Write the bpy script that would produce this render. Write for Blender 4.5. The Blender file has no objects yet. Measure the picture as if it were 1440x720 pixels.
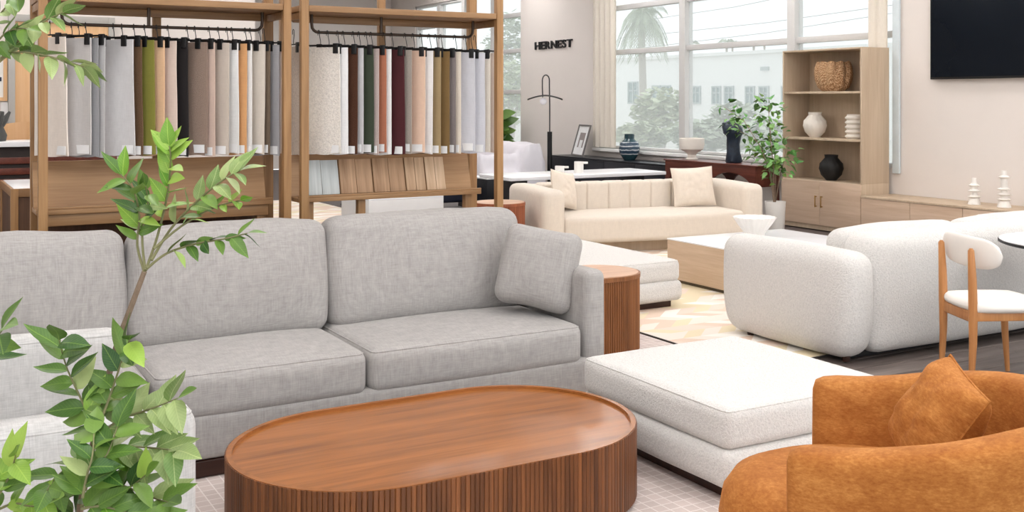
import bpy, bmesh, math, random
from mathutils import Vector, Matrix, noise as mnoise

SC = bpy.context.scene
COL = SC.collection
# ------------------------------------------------------------------ camera, sky, exposure
FPX, CX, HY, EYE = 1500.0, 720.0, 140.0, 1.6          # focal length, centre and horizon in photo pixels, eye height
YAW = math.radians(29.7)
cam_d = bpy.data.cameras.new('camera')
cam = bpy.data.objects.new('camera', cam_d); COL.objects.link(cam)
cam.location = (0, 0, EYE)
cam.rotation_euler = (math.pi / 2, 0, -YAW)
cam_d.sensor_width = 36.0
cam_d.lens = 36.0 * FPX / 1440.0
cam_d.shift_y = -(360.0 - HY) / 1440.0
cam_d.clip_end = 400
SC.camera = cam

SC.view_settings.view_transform = 'Standard'
SC.view_settings.look = 'None'
SC.view_settings.gamma = 1.0
SC.view_settings.use_curve_mapping = False
SC.view_settings.exposure = 0.47
world = bpy.data.worlds.new('world'); SC.world = world
world.use_nodes = True
wb = world.node_tree.nodes['Background']
wb.inputs[0].default_value = (0.93, 0.97, 1.0, 1)
wb.inputs[1].default_value = 1.32
ADDED_LIGHT = 12.3

# ------------------------------------------------------------------ pixel -> place
FW = (math.sin(YAW), math.cos(YAW)); RT = (math.cos(YAW), -math.sin(YAW))
def ray(x, y):
    u = (x - CX) / FPX
    return (FW[0] + u * RT[0], FW[1] + u * RT[1], -(y - HY) / FPX)
def at_z(x, y, z):
    d = ray(x, y); t = (z - EYE) / d[2]; return Vector((t * d[0], t * d[1], z))
def at_x(x, y, c):
    d = ray(x, y); t = c / d[0]; return Vector((c, t * d[1], EYE + t * d[2]))
def at_y(x, y, c):
    d = ray(x, y); t = c / d[1]; return Vector((t * d[0], c, EYE + t * d[2]))
def at_t(x, y, t):
    d = ray(x, y); return Vector((t * d[0], t * d[1], EYE + t * d[2]))

# ------------------------------------------------------------------ mesh helpers
def lin(c):
    return tuple((v / 255.0 / 12.92) if v / 255.0 <= 0.04045 else ((v / 255.0 + 0.055) / 1.055) ** 2.4 for v in c)

class MB:
    def __init__(s): s.v = []; s.f = []
    def add(s, vs, fs, M=None):
        o = len(s.v)
        s.v += [tuple(M @ Vector(p)) if M is not None else tuple(p) for p in vs]
        s.f += [tuple(i + o for i in f) for f in fs]
        return s
    def box(s, x0, x1, y0, y1, z0, z1, M=None):
        vs = [(x, y, z) for z in (z0, z1) for y in (y0, y1) for x in (x0, x1)]
        return s.add(vs, [(0, 2, 3, 1), (4, 5, 7, 6), (0, 1, 5, 4), (2, 6, 7, 3), (0, 4, 6, 2), (1, 3, 7, 5)], M)
    def soft(s, size, r, center=(0, 0, 0), puff=(0, 0, 0), n=1, wob=0.0, seed=0, M=None, post=None, freq=3.0):
        h = [d / 2.0 for d in size]
        r = min(r, min(h) * 0.999)
        cuts = [0, .12, .35, .65, 1.0] if n > 1 or r > .015 else [0, .4, 1.0]
        ax = []
        for a in h:
            e = [-a + r * k for k in cuts]
            mid = [(-a + r) + (2 * (a - r)) * i / n for i in range(1, n)]
            ax.append(e + mid + [-q for q in reversed(e)])
        key = {}; vs = []; fs = []
        def vid(p):
            k = tuple(round(q, 5) for q in p)
            if k in key: return key[k]
            inn = [max(-h[i] + r, min(h[i] - r, p[i])) for i in range(3)]
            d = Vector([p[i] - inn[i] for i in range(3)])
            if d.length > 1e-9: d = d.normalized() * r
            q = [inn[i] + d[i] for i in range(3)]
            g = [1 - (q[i] / h[i]) ** 2 for i in range(3)]
            o = [q[i] + puff[i] * (q[i] / h[i]) * g[(i + 1) % 3] * g[(i + 2) % 3] for i in range(3)]
            if wob:
                P = Vector(o) * freq + Vector((seed * 7.3, seed * 3.1, seed * 1.7))
                w = mnoise.noise_vector(P); o = [o[i] + wob * w[i] for i in range(3)]
            if post: o = post(o)
            key[k] = len(vs); vs.append([o[i] + center[i] for i in range(3)])
            return key[k]
        for axis in range(3):
            A, B = (axis + 1) % 3, (axis + 2) % 3
            for sgn in (-1, 1):
                for i in range(len(ax[A]) - 1):
                    for j in range(len(ax[B]) - 1):
                        q = []
                        for (ii, jj) in ((i, j), (i + 1, j), (i + 1, j + 1), (i, j + 1)):
                            p = [0, 0, 0]; p[axis] = sgn * h[axis]; p[A] = ax[A][ii]; p[B] = ax[B][jj]
                            q.append(vid(p))
                        if len(set(q)) == 4: fs.append(tuple(q if sgn > 0 else q[::-1]))
        return s.add(vs, fs, M)
    def rbox(s, x0, x1, y0, y1, z0, z1, r=.004, M=None):
        return s.soft((x1 - x0, y1 - y0, z1 - z0), r, ((x0 + x1) / 2, (y0 + y1) / 2, (z0 + z1) / 2), M=M)
    def lathe(s, prof, n=32, center=(0, 0, 0), rib=None, M=None):
        vs = []; fs = []; m = len(prof)
        for i in range(n):
            a = 2 * math.pi * i / n
            for (r, z) in prof:
                k = rib(a, z) if rib else 1.0
                vs.append((center[0] + r * k * math.cos(a), center[1] + r * k * math.sin(a), center[2] + z))
        for i in range(n):
            j = (i + 1) % n
            for q in range(m - 1):
                fs.append((i * m + q, j * m + q, j * m + q + 1, i * m + q + 1))
        if prof[0][0] > 1e-4: fs.append(tuple(i * m for i in range(n))[::-1])
        if prof[-1][0] > 1e-4: fs.append(tuple(i * m + m - 1 for i in range(n)))
        return s.add(vs, fs, M)
    def prism(s, poly, z0, z1, M=None):
        n = len(poly)
        vs = [(x, y, z0) for x, y in poly] + [(x, y, z1) for x, y in poly]
        fs = [tuple(range(n))[::-1], tuple(range(n, 2 * n))] + [(i, (i + 1) % n, n + (i + 1) % n, n + i) for i in range(n)]
        return s.add(vs, fs, M)
    def ring(s, outer, inner, z0, z1, M=None):
        n = len(outer)
        vs = [(x, y, z) for z in (z0, z1) for P in (outer, inner) for x, y in P]
        fs = []
        for i in range(n):
            j = (i + 1) % n
            fs += [(i, j, 2 * n + j, 2 * n + i), (n + j, n + i, 3 * n + i, 3 * n + j),
                   (2 * n + i, 2 * n + j, 3 * n + j, 3 * n + i), (j, i, n + i, n + j)]
        return s.add(vs, fs, M)
    def tube(s, path, rad, n=8, M=None, closed=False):
        P = [Vector(p) for p in path]; m = len(P)
        R = rad if isinstance(rad, (list, tuple)) else [rad] * m
        vs = []; fs = []
        nrm = None
        for i, p in enumerate(P):
            if closed: t = P[(i + 1) % m] - P[i - 1]
            else: t = P[min(i + 1, m - 1)] - P[max(i - 1, 0)]
            t.normalize()
            if nrm is None:
                nrm = t.orthogonal().normalized()
            else:
                nrm = nrm - t * nrm.dot(t)
                nrm = nrm.normalized() if nrm.length > 1e-6 else t.orthogonal().normalized()
            b = t.cross(nrm)
            for k in range(n):
                a = 2 * math.pi * k / n
                vs.append(p + (nrm * math.cos(a) + b * math.sin(a)) * R[i])
        for i in range(m if closed else m - 1):
            j = (i + 1) % m
            for k in range(n):
                l = (k + 1) % n
                fs.append((i * n + k, i * n + l, j * n + l, j * n + k))
        if not closed:
            fs.append(tuple(range(n))[::-1]); fs.append(tuple((m - 1) * n + k for k in range(n)))
        return s.add(vs, fs, M)
    def grid(s, fn, nu, nv, M=None, cu=False, cv=False):
        vs = []; fs = []
        for i in range(nu + (0 if cu else 1)):
            for j in range(nv + (0 if cv else 1)):
                vs.append(fn(i / nu, j / nv))
        W = nv + (0 if cv else 1); Hh = nu + (0 if cu else 1)
        for i in range(nu):
            for j in range(nv):
                a, b = i, (i + 1) % Hh; c, d = j, (j + 1) % W
                fs.append((a * W + c, b * W + c, b * W + d, a * W + d))
        return s.add(vs, fs, M)
    def mesh(s, name, mat, angle=38, smooth=True):
        me = bpy.data.meshes.new(name)
        me.from_pydata(s.v, [], s.f)
        bm = bmesh.new(); bm.from_mesh(me)
        bmesh.ops.recalc_face_normals(bm, faces=bm.faces)
        bm.to_mesh(me); bm.free()
        if smooth:
            me.polygons.foreach_set('use_smooth', [True] * len(me.polygons))
            me.set_sharp_from_angle(angle=math.radians(angle))
        me.materials.append(mat)
        return me
    def build(s, name, mat, parent=None, loc=(0, 0, 0), rz=0, angle=38, smooth=True):
        return put(name, s.mesh(name, mat, angle, smooth), parent, loc, rz)

def put(name, me, parent=None, loc=(0, 0, 0), rz=0):
    o = bpy.data.objects.new(name, me); COL.objects.link(o)
    o.location = loc; o.rotation_euler = (0, 0, rz)
    if parent is not None: o.parent = parent
    return o
def tag(o, label, cat, group=None):
    o['label'] = label; o['category'] = cat
    if group: o['group'] = group
    return o
def thing(name, label, cat, loc=(0, 0, 0), rz=0, group=None):
    o = bpy.data.objects.new(name, None); COL.objects.link(o)
    o.empty_display_size = .1
    o.location = loc; o.rotation_euler = (0, 0, rz)
    return tag(o, label, cat, group)
def structure(o):
    o['kind'] = 'structure'; return o
def stadium(cx, cy, hl, r, n=24):
    """outline of a capsule lying along X: hl = half length overall, r = end radius"""
    s = hl - r; P = []
    for i in range(n + 1):
        a = -math.pi / 2 + math.pi * i / n; P.append((cx + s + r * math.cos(a), cy + r * math.sin(a)))
    for i in range(n + 1):
        a = math.pi / 2 + math.pi * i / n; P.append((cx - s + r * math.cos(a), cy + r * math.sin(a)))
    if s < 1e-6: P = [p for i, p in enumerate(P) if i != n + 1 and i != 2 * n + 1]
    return P
def walk(P, step):
    """points and tangents at even steps along a closed outline"""
    n = len(P); seg = [(Vector(P[(i + 1) % n]) - Vector(P[i])).length for i in range(n)]
    tot = sum(seg); k = max(3, round(tot / step)); out = []
    for q in range(k):
        d = tot * q / k; i = 0
        while d > seg[i] and i < n - 1: d -= seg[i]; i += 1
        a, b = Vector(P[i]), Vector(P[(i + 1) % n]); t = (b - a).normalized()
        out.append((a + t * d, t))
    return out, tot / k

# ------------------------------------------------------------------ materials
def base_mat(name, rough=.6, metal=0.0, spec=.4):
    m = bpy.data.materials.new(name); m.use_nodes = True
    nt = m.node_tree; b = nt.nodes['Principled BSDF']
    b.inputs['Roughness'].default_value = rough; b.inputs['Metallic'].default_value = metal
    b.inputs['Specular IOR Level'].default_value = spec
    return m, nt, b
def coords(nt, scale=(1, 1, 1), rand=False):
    tc = nt.nodes.new('ShaderNodeTexCoord'); mp = nt.nodes.new('ShaderNodeMapping')
    mp.inputs['Scale'].default_value = scale
    nt.links.new(tc.outputs['Object'], mp.inputs['Vector'])
    if rand:
        oi = nt.nodes.new('ShaderNodeObjectInfo'); mu = nt.nodes.new('ShaderNodeMath'); mu.operation = 'MULTIPLY'
        mu.inputs[1].default_value = 37.0
        nt.links.new(oi.outputs['Random'], mu.inputs[0]); nt.links.new(mu.outputs[0], mp.inputs['Location'])
    return mp.outputs['Vector']
def noise(nt, vec, scale=5, detail=4, rough=.6, dist=0):
    n = nt.nodes.new('ShaderNodeTexNoise'); nt.links.new(vec, n.inputs['Vector'])
    n.inputs['Scale'].default_value = scale; n.inputs['Detail'].default_value = detail
    n.inputs['Roughness'].default_value = rough; n.inputs['Distortion'].default_value = dist
    return n.outputs['Fac']
def ramp(nt, fac, stops):
    r = nt.nodes.new('ShaderNodeValToRGB'); nt.links.new(fac, r.inputs['Fac'])
    el = r.color_ramp.elements
    while len(el) < len(stops): el.new(.5)
    for e, (p, c) in zip(el, stops): e.position = p; e.color = (*c, 1)
    return r.outputs['Color']
def math_(nt, op, a, b):
    m = nt.nodes.new('ShaderNodeMath'); m.operation = op
    for i, q in enumerate((a, b)):
        if isinstance(q, (int, float)): m.inputs[i].default_value = q
        else: nt.links.new(q, m.inputs[i])
    return m.outputs[0]
def bump(nt, b, fac, strength=.3, dist=.002):
    n = nt.nodes.new('ShaderNodeBump'); n.inputs['Strength'].default_value = strength; n.inputs['Distance'].default_value = dist
    nt.links.new(fac, n.inputs['Height']); nt.links.new(n.outputs['Normal'], b.inputs['Normal'])
def scl(c, k): return tuple(min(1, max(0, v * k)) for v in c)

def plain(name, rgb, rough=.5, metal=0.0, var=.05, vscale=6, bmp=0.0, bscale=80, spec=.4):
    m, nt, b = base_mat(name, rough, metal, spec); c = lin(rgb); v = coords(nt)
    nt.links.new(ramp(nt, noise(nt, v, vscale), [(.3, scl(c, 1 - var)), (.7, scl(c, 1 + var))]), b.inputs['Base Color'])
    if bmp: bump(nt, b, noise(nt, v, bscale, 3), bmp, .003)
    return m
def linen(name, rgb, var=.22, k=1.0, sheen=.15):
    m, nt, b = base_mat(name, .9, 0, .15); c = lin(rgb)
    s1 = noise(nt, coords(nt, (14 * k, 14 * k, 260 * k)), 1, 3, .65)
    s2 = noise(nt, coords(nt, (240 * k, 24 * k, 14 * k)), 1, 3, .65)
    s3 = noise(nt, coords(nt, (24 * k, 240 * k, 14 * k)), 1, 3, .65)
    f = math_(nt, 'ADD', math_(nt, 'ADD', s1, s2), s3); f = math_(nt, 'MULTIPLY', f, 1 / 3)
    nt.links.new(ramp(nt, f, [(.36, scl(c, 1 - var)), (.64, scl(c, 1 + var))]), b.inputs['Base Color'])
    bump(nt, b, f, .35, .003)
    b.inputs['Sheen Weight'].default_value = sheen
    return m
def boucle(name, rgb, scale=110, strength=.8, var=.06):
    m, nt, b = base_mat(name, .95, 0, .1); c = lin(rgb); v = coords(nt)
    f = noise(nt, v, scale, 3, .6, .6)
    nt.links.new(ramp(nt, f, [(.3, scl(c, 1 - var * 2)), (.65, scl(c, 1 + var))]), b.inputs['Base Color'])
    bump(nt, b, f, strength, .008); b.inputs['Sheen Weight'].default_value = .15
    return m
def velvet(name, dark, mid, light):
    m, nt, b = base_mat(name, .75, 0, .2)
    f = noise(nt, coords(nt, (7, 7, 12)), 1.3, 7, .68, .3)
    g = noise(nt, coords(nt, (70, 70, 190)), 1, 4, .7)
    f = math_(nt, 'ADD', math_(nt, 'MULTIPLY', f, .52), math_(nt, 'MULTIPLY', g, .48))
    nt.links.new(ramp(nt, f, [(.36, lin(dark)), (.5, lin(mid)), (.66, lin(light))]), b.inputs['Base Color'])
    b.inputs['Sheen Weight'].default_value = .35; b.inputs['Sheen Roughness'].default_value = .35
    b.inputs['Sheen Tint'].default_value = (*lin(light), 1)
    return m
def wood(name, dark, light, axis=0, rough=.45, scale=1.0, rand=False, spec=.4, tone=.18, contrast=.16):
    m, nt, b = base_mat(name, rough, 0, spec)
    s = [26 * scale] * 3; s[axis] = 1.6 * scale
    v = coords(nt, tuple(s), rand)
    f1 = noise(nt, v, 1, 5, .6, .8)
    s2 = [150 * scale] * 3; s2[axis] = 5 * scale
    f2 = noise(nt, coords(nt, tuple(s2), rand), 1, 3, .6)
    s3 = [7 * scale] * 3; s3[axis] = .9 * scale
    f3 = noise(nt, coords(nt, tuple(s3), rand), 1, 2, .5, 1.2)
    f = math_(nt, 'ADD', math_(nt, 'MULTIPLY', f1, .45), math_(nt, 'ADD', math_(nt, 'MULTIPLY', f2, .2), math_(nt, 'MULTIPLY', f3, .35)))
    col = ramp(nt, f, [(.5 - contrast, lin(dark)), (.5 + contrast, lin(light))])
    if rand:
        oi = nt.nodes.new('ShaderNodeObjectInfo'); hs = nt.nodes.new('ShaderNodeHueSaturation')
        nt.links.new(math_(nt, 'ADD', math_(nt, 'MULTIPLY', oi.outputs['Random'], 2 * tone), 1 - tone), hs.inputs['Value'])
        nt.links.new(col, hs.inputs['Color']); col = hs.outputs['Color']
    nt.links.new(col, b.inputs['Base Color']); bump(nt, b, f2, .12, .001)
    return m
def leafmat(name, a, bcol, tone=.3):
    m, nt, b = base_mat(name, .42, 0, .4)
    oi = nt.nodes.new('ShaderNodeObjectInfo')
    f = math_(nt, 'ADD', math_(nt, 'MULTIPLY', oi.outputs['Random'], .7), math_(nt, 'MULTIPLY', noise(nt, coords(nt), 40, 2), .3))
    tc = nt.nodes.new('ShaderNodeTexCoord'); sp = nt.nodes.new('ShaderNodeSeparateXYZ'); nt.links.new(tc.outputs['Object'], sp.inputs[0])
    ax = math_(nt, 'ABSOLUTE', sp.outputs['X'], 0)
    rib = math_(nt, 'LESS_THAN', ax, .0011)                                   # pale midrib and faint side veins
    vein = math_(nt, 'GREATER_THAN', math_(nt, 'SINE', math_(nt, 'MULTIPLY', math_(nt, 'SUBTRACT', sp.outputs['Y'], ax), 720), 0), .86)
    f = math_(nt, 'ADD', f, math_(nt, 'ADD', math_(nt, 'MULTIPLY', rib, .45), math_(nt, 'MULTIPLY', vein, .13)))
    nt.links.new(ramp(nt, f, [(.15, lin(a)), (.85, lin(bcol))]), b.inputs['Base Color'])
    b.inputs['Subsurface Weight'].default_value = 0.0
    return m
def emit(name, rgb, s):
    m = bpy.data.materials.new(name); m.use_nodes = True; nt = m.node_tree
    b = nt.nodes['Principled BSDF']; b.inputs['Base Color'].default_value = (*lin(rgb), 1)
    b.inputs['Emission Color'].default_value = (*lin(rgb), 1); b.inputs['Emission Strength'].default_value = s
    return m
def glassmat(name):
    m = bpy.data.materials.new(name); m.use_nodes = True; nt = m.node_tree
    out = nt.nodes['Material Output']; nt.nodes.remove(nt.nodes['Principled BSDF'])
    t = nt.nodes.new('ShaderNodeBsdfTransparent'); t.inputs[0].default_value = (.87, .88, .875, 1)  # tint added to dim the sky seen through the panes
    g = nt.nodes.new('ShaderNodeBsdfGlossy'); g.inputs['Roughness'].default_value = .02
    tl = nt.nodes.new('ShaderNodeBsdfTranslucent'); tl.inputs[0].default_value = (.84, .845, .84, 1)     # milky veil added to wash out the view outside
    m0 = nt.nodes.new('ShaderNodeMixShader'); m0.inputs[0].default_value = .24
    nt.links.new(t.outputs[0], m0.inputs[1]); nt.links.new(tl.outputs[0], m0.inputs[2])
    mx = nt.nodes.new('ShaderNodeMixShader'); mx.inputs[0].default_value = .04
    nt.links.new(m0.outputs[0], mx.inputs[1]); nt.links.new(g.outputs[0], mx.inputs[2]); nt.links.new(mx.outputs[0], out.inputs[0])
    return m
def gridrug(name, rgb, line, pitch=.055):
    m, nt, b = base_mat(name, .95, 0, .1)
    br = nt.nodes.new('ShaderNodeTexBrick'); nt.links.new(coords(nt), br.inputs['Vector'])
    br.offset = 0; br.inputs['Scale'].default_value = 1
    br.inputs['Brick Width'].default_value = pitch; br.inputs['Row Height'].default_value = pitch
    br.inputs['Mortar Size'].default_value = .003; br.inputs['Mortar Smooth'].default_value = .3
    c = lin(rgb); br.inputs['Color1'].default_value = (*scl(c, .93), 1); br.inputs['Color2'].default_value = (*scl(c, 1.07), 1)
    br.inputs['Mortar'].default_value = (*lin(line), 1)
    nt.links.new(br.outputs['Color'], b.inputs['Base Color'])
    bump(nt, b, noise(nt, coords(nt), 300, 2), .4, .003)
    return m
def chevronrug(name):
    """rows of slanted cream, peach and straw blocks"""
    m, nt, b = base_mat(name, .95, 0, .1)
    tc = nt.nodes.new('ShaderNodeTexCoord'); sp = nt.nodes.new('ShaderNodeSeparateXYZ'); nt.links.new(tc.outputs['Object'], sp.inputs[0])
    row = math_(nt, 'PINGPONG', sp.outputs['Y'], .16)
    u = math_(nt, 'ADD', sp.outputs['X'], math_(nt, 'MULTIPLY', row, 1.1))
    cell = math_(nt, 'FLOOR', math_(nt, 'DIVIDE', u, .15), 0)
    rowi = math_(nt, 'FLOOR', math_(nt, 'DIVIDE', sp.outputs['Y'], .16), 0)
    wn = nt.nodes.new('ShaderNodeTexWhiteNoise'); wn.noise_dimensions = '2D'
    cb = nt.nodes.new('ShaderNodeCombineXYZ'); nt.links.new(cell, cb.inputs[0]); nt.links.new(rowi, cb.inputs[1]); nt.links.new(cb.outputs[0], wn.inputs['Vector'])
    r = nt.nodes.new('ShaderNodeValToRGB'); r.color_ramp.interpolation = 'CONSTANT'; nt.links.new(wn.outputs['Value'], r.inputs['Fac'])
    el = r.color_ramp.elements
    st = [(0, (228, 219, 208)), (.3, (222, 200, 182)), (.5, (224, 210, 180)), (.7, (236, 230, 222)), (.86, (226, 208, 194))]
    while len(el) < len(st): el.new(.5)
    for e, (p, c) in zip(el, st): e.position = p; e.color = (*lin(c), 1)
    nt.links.new(r.outputs['Color'], b.inputs['Base Color'])
    return m

MAT = {}
def mats():
    M = MAT
    M['wall'] = plain('wall_paint', (224, 216, 210), .85, var=.015, vscale=2, bmp=.05, bscale=200)
    M['ceiling'] = plain('ceiling_paint', (235, 233, 230), .9, var=.01)
    M['white'] = plain('white_paint', (238, 236, 234), .5, var=.02)
    M['frame'] = plain('window_frame_paint', (210, 208, 206), .5, var=.03)
    M['glass'] = glassmat('window_glass')
    M['curtain'] = linen('curtain_cloth', (226, 218, 206), .06)
    M['plank'] = wood('floor_plank_wood', (88, 78, 74), (136, 124, 118), 0, .4, 1.0, True, tone=.15)
    M['subfloor'] = plain('subfloor', (84, 74, 70), .6)
    M['rug_grid'] = gridrug('grid_rug', (206, 192, 186), (228, 219, 214))
    M['rug_chev'] = chevronrug('chevron_rug')
    M['grey'] = linen('grey_linen', (167, 163, 160), .2)
    M['grey_arm'] = linen('light_grey_linen', (188, 186, 184), .2)
    M['darkwood'] = wood('dark_brown_wood', (38, 20, 14), (66, 36, 25), 0, .45)
    M['table_top'] = wood('chestnut_wood_top', (114, 66, 28), (174, 108, 52), 0, .24, .8, spec=.5, contrast=.2)
    M['slat'] = wood('chestnut_wood_slat', (76, 43, 22), (130, 80, 44), 2, .42, 1.0, True, tone=.2)
    M['boucle'] = boucle('white_boucle', (220, 217, 213))
    M['boucle_sofa'] = boucle('ivory_boucle', (220, 217, 213), 95, .9)
    M['velvet'] = velvet('rust_velvet', (146, 84, 34), (168, 105, 48), (196, 134, 72))
    M['reed'] = wood('walnut_reeded', (96, 56, 28), (152, 98, 56), 2, .45, 1.0)
    M['reed_red'] = wood('reddish_reeded', (112, 58, 36), (166, 98, 66), 2, .45, 1.0)
    M['reed_top'] = wood('walnut_top', (170, 124, 92), (214, 174, 142), 0, .35, .8)
    M['oak'] = wood('oak_cabinet', (186, 158, 134), (212, 187, 164), 1, .5, .7, True, tone=.03)
    M['oak_side'] = wood('oak_carcass', (180, 158, 134), (202, 182, 158), 2, .55, .7)
    M['brass'] = plain('brass', (190, 150, 84), .3, .9)
    M['oak_ct'] = wood('pale_oak_table', (184, 156, 128), (214, 190, 164), 1, .45, .7)
    M['stone'] = plain('white_stone_top', (238, 238, 240), .25, var=.02)
    M['beige'] = linen('beige_linen', (217, 206, 193), .06)
    M['beige_pillow'] = linen('beige_pillow_cloth', (222, 210, 196), .06)
    M['rack'] = wood('rack_oak', (126, 90, 54), (174, 134, 90), 2, .45, 1.0, True, tone=.08)
    M['rack_h'] = wood('rack_oak_rail', (128, 92, 58), (172, 134, 94), 0, .45, 1.0, True, tone=.06)
    M['rack_panel'] = wood('rack_oak_panel', (136, 100, 66), (178, 140, 100), 0, .45, .7)
    M['rack_dark'] = wood('rack_shadow_panel', (70, 46, 30), (104, 72, 48), 2, .6, 1.0)  # rack oak darkened to carry the shadow below the ledge
    M['bronze'] = plain('bronze_rail', (74, 62, 54), .35, .8)
    M['black'] = plain('black_plastic', (22, 22, 23), .45)
    M['blackwood'] = plain('black_lacquer', (26, 28, 34), .35, var=.1)
    M['tv'] = plain('television_screen', (12, 18, 26), .15, var=.1, vscale=1, spec=.2)
    M['tagpaper'] = plain('tag_paper', (236, 236, 236), .7)
    M['ceramic'] = plain('white_ceramic', (236, 232, 226), .35, var=.02)
    M['ceramic_rough'] = plain('cream_stoneware', (230, 222, 212), .7, var=.04, bmp=.2, bscale=60)
    M['black_ceramic'] = plain('black_stoneware', (26, 25, 25), .6, var=.1)
    M['chairwood'] = wood('honey_chair_wood', (158, 98, 50), (204, 146, 92), 2, .4, 1.0)
    M['chairpad'] = plain('ivory_seat_cloth', (234, 229, 222), .9, var=.02, bmp=.1, bscale=300)
    M['mahogany'] = wood('mahogany_wood', (72, 34, 26), (116, 62, 48), 1, .3, .8)
    M['lampmetal'] = plain('dark_lamp_metal', (62, 62, 64), .35, .6)
    M['lavender'] = plain('sheet_cloth', (222, 218, 224), .9, var=.03)
    M['door'] = wood('maple_door', (214, 168, 120), (232, 192, 148), 2, .5, .6)
    M['bark'] = plain('bark', (136, 116, 98), .85, var=.2, vscale=60, bmp=.4, bscale=120)
    M['twig'] = plain('green_twig', (128, 126, 88), .7, var=.1, vscale=40)
    M['leaf_a'] = leafmat('leaf_deep_green', (44, 84, 30), (112, 144, 62))
    M['leaf_b'] = leafmat('leaf_bright_green', (92, 142, 38), (160, 190, 84))
    M['leaf_c'] = leafmat('leaf_pale_green', (96, 130, 60), (170, 184, 122))
    M['leaf_d'] = leafmat('leaf_young_tree', (84, 146, 74), (146, 190, 116))
    M['pot'] = plain('grey_pot', (150, 146, 140), .7)
    M['soil'] = plain('potting_soil', (62, 48, 38), .95, var=.2, vscale=50, bmp=.5)
mats()
# ------------------------------------------------------------------ room shell
WX = 10.3                    # inner face of the long window wall
CEIL = 4.3
YF, YB, XL = -1.4, 24.0, -5.0
floor = structure(MB().box(XL, WX + .2, YF, YB, -.12, -.014).build('floor', MAT['subfloor']))
def make_planks():
    rnd = random.Random(3)
    me = {}
    w, L = .18, 1.5
    for r in range(26):
        y = 1.6 + r * w
        off = rnd.choice([0, .5, 1.0]) + rnd.uniform(-.1, .1)
        x = 3.95 - off if r * w + 1.6 > 5.2 else 3.2 - off
        while x < 9.7:
            if 'p' not in me: me['p'] = MB().rbox(0, L - .004, 0, w - .004, -.014, -.001, .002).mesh('plank', MAT['plank'])
            put('plank', me['p'], floor, (x, y, 0)); x += L
make_planks()
structure(MB().box(XL, WX + .2, YF, YB, CEIL, CEIL + .15).build('ceiling', MAT['ceiling']))
W1 = (8.80, 15.10, .78, 3.75); W2 = (17.72, 22.6, .55, 3.75)
w = MB(); T0, T1 = WX, WX + .2
w.box(T0, T1, YF, W1[0], 0, CEIL); w.box(T0, T1, W1[1], W2[0], 0, CEIL); w.box(T0, T1, W2[1], YB, 0, CEIL)
for W in (W1, W2):
    w.box(T0, T1, W[0], W[1], 0, W[2]); w.box(T0, T1, W[0], W[1], W[3], CEIL)
structure(w.build('wall_right', MAT['wall'], smooth=False))
structure(MB().box(XL, WX + .2, YB, YB + .2, 0, CEIL).build('wall_back', MAT['wall'], smooth=False))
structure(MB().box(XL - .2, XL, YF, YB, 0, CEIL).build('wall_left', MAT['wall'], smooth=False))
structure(MB().box(XL, 3.3, 11.4, 11.6, 0, CEIL).build('wall_middle', MAT['wall'], smooth=False))
structure(MB().box(WX - .015, WX, YF, 8.8, 0, .1).build('baseboard_right', MAT['white'], smooth=False))

def window(name, W, mulls, trans):
    y0, y1, z0, z1 = W
    o = bpy.data.objects.new(name, None); COL.objects.link(o); o.location = (WX + .1, y0, z0); structure(o)
    L, Hh = y1 - y0, z1 - z0
    ys = [0] + [m - y0 for m in mulls] + [L]
    f = MB()
    f.rbox(-.07, .07, 0, L, 0, .05); f.rbox(-.07, .07, 0, L, Hh - .05, Hh); f.rbox(-.07, .07, 0, .05, 0, Hh); f.rbox(-.07, .07, L - .05, L, 0, Hh)
    f.build('window_frame', MAT['frame'], o)
    for m in ys[1:-1]: MB().rbox(-.08, .08, m - .07, m + .07, .05, Hh - .05).build('mullion', MAT['frame'], o)
    for t in trans:
        for a, b in zip(ys[:-1], ys[1:]): MB().rbox(-.05, .05, a + .05, b - .05, t - z0 - .04, t - z0 + .04).build('transom', MAT['frame'], o)
    zs = [.05] + [t - z0 for t in trans] + [Hh - .05]
    for a, b in zip(ys[:-1], ys[1:]):
        for c, d in zip(zs[:-1], zs[1:]):
            MB().box(.0, .006, a + .05, b - .05, c, d).build('pane', MAT['glass'], o, smooth=False)
    MB().rbox(-.2, -.06, 1.37 if y0 < 9 else -.03, L + .03, -.05, .0).build('window_sill', MAT['white'], o)
    return o
window('window_1', W1, [10.56, 12.86], [2.39, 3.13])
window('window_2', W2, [18.9, 20.2, 21.4], [1.75, 2.55, 3.25])

def curtain(y0, y1, label):
    n = 64; L = y1 - y0
    def P(th):
        return lambda u, v: ((.02 if L < .4 else .035) * math.sin(u * L * 2 * math.pi / .15) * (.75 + .25 * v) + th, u * L, v * 2.95)
    mb = MB()
    mb.grid(P(0), n, 6); mb.grid(P(.004), n, 6)
    o = mb.build('curtain', MAT['curtain'], None, (WX - .03 if L < .4 else WX - .09, y0, .80)); tag(o, label, 'curtain')
curtain(14.45, 15.12, 'beige pleated curtain hanging between the wall sign and the palm tree window')
curtain(8.90, 9.18, 'narrow gathered beige curtain beside the tall oak bookcase')
# glass corner strip by the second curtain
tag(MB().rbox(0, .03, 0, .10, 0, 2.3, .004).build('window_edge_trim', plain('pale_blue_trim', (206, 216, 220), .2), None, (WX - .04, 8.72, .72)),
    'slim pale blue vertical edge strip between bookcase and television wall', 'trim')

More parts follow.
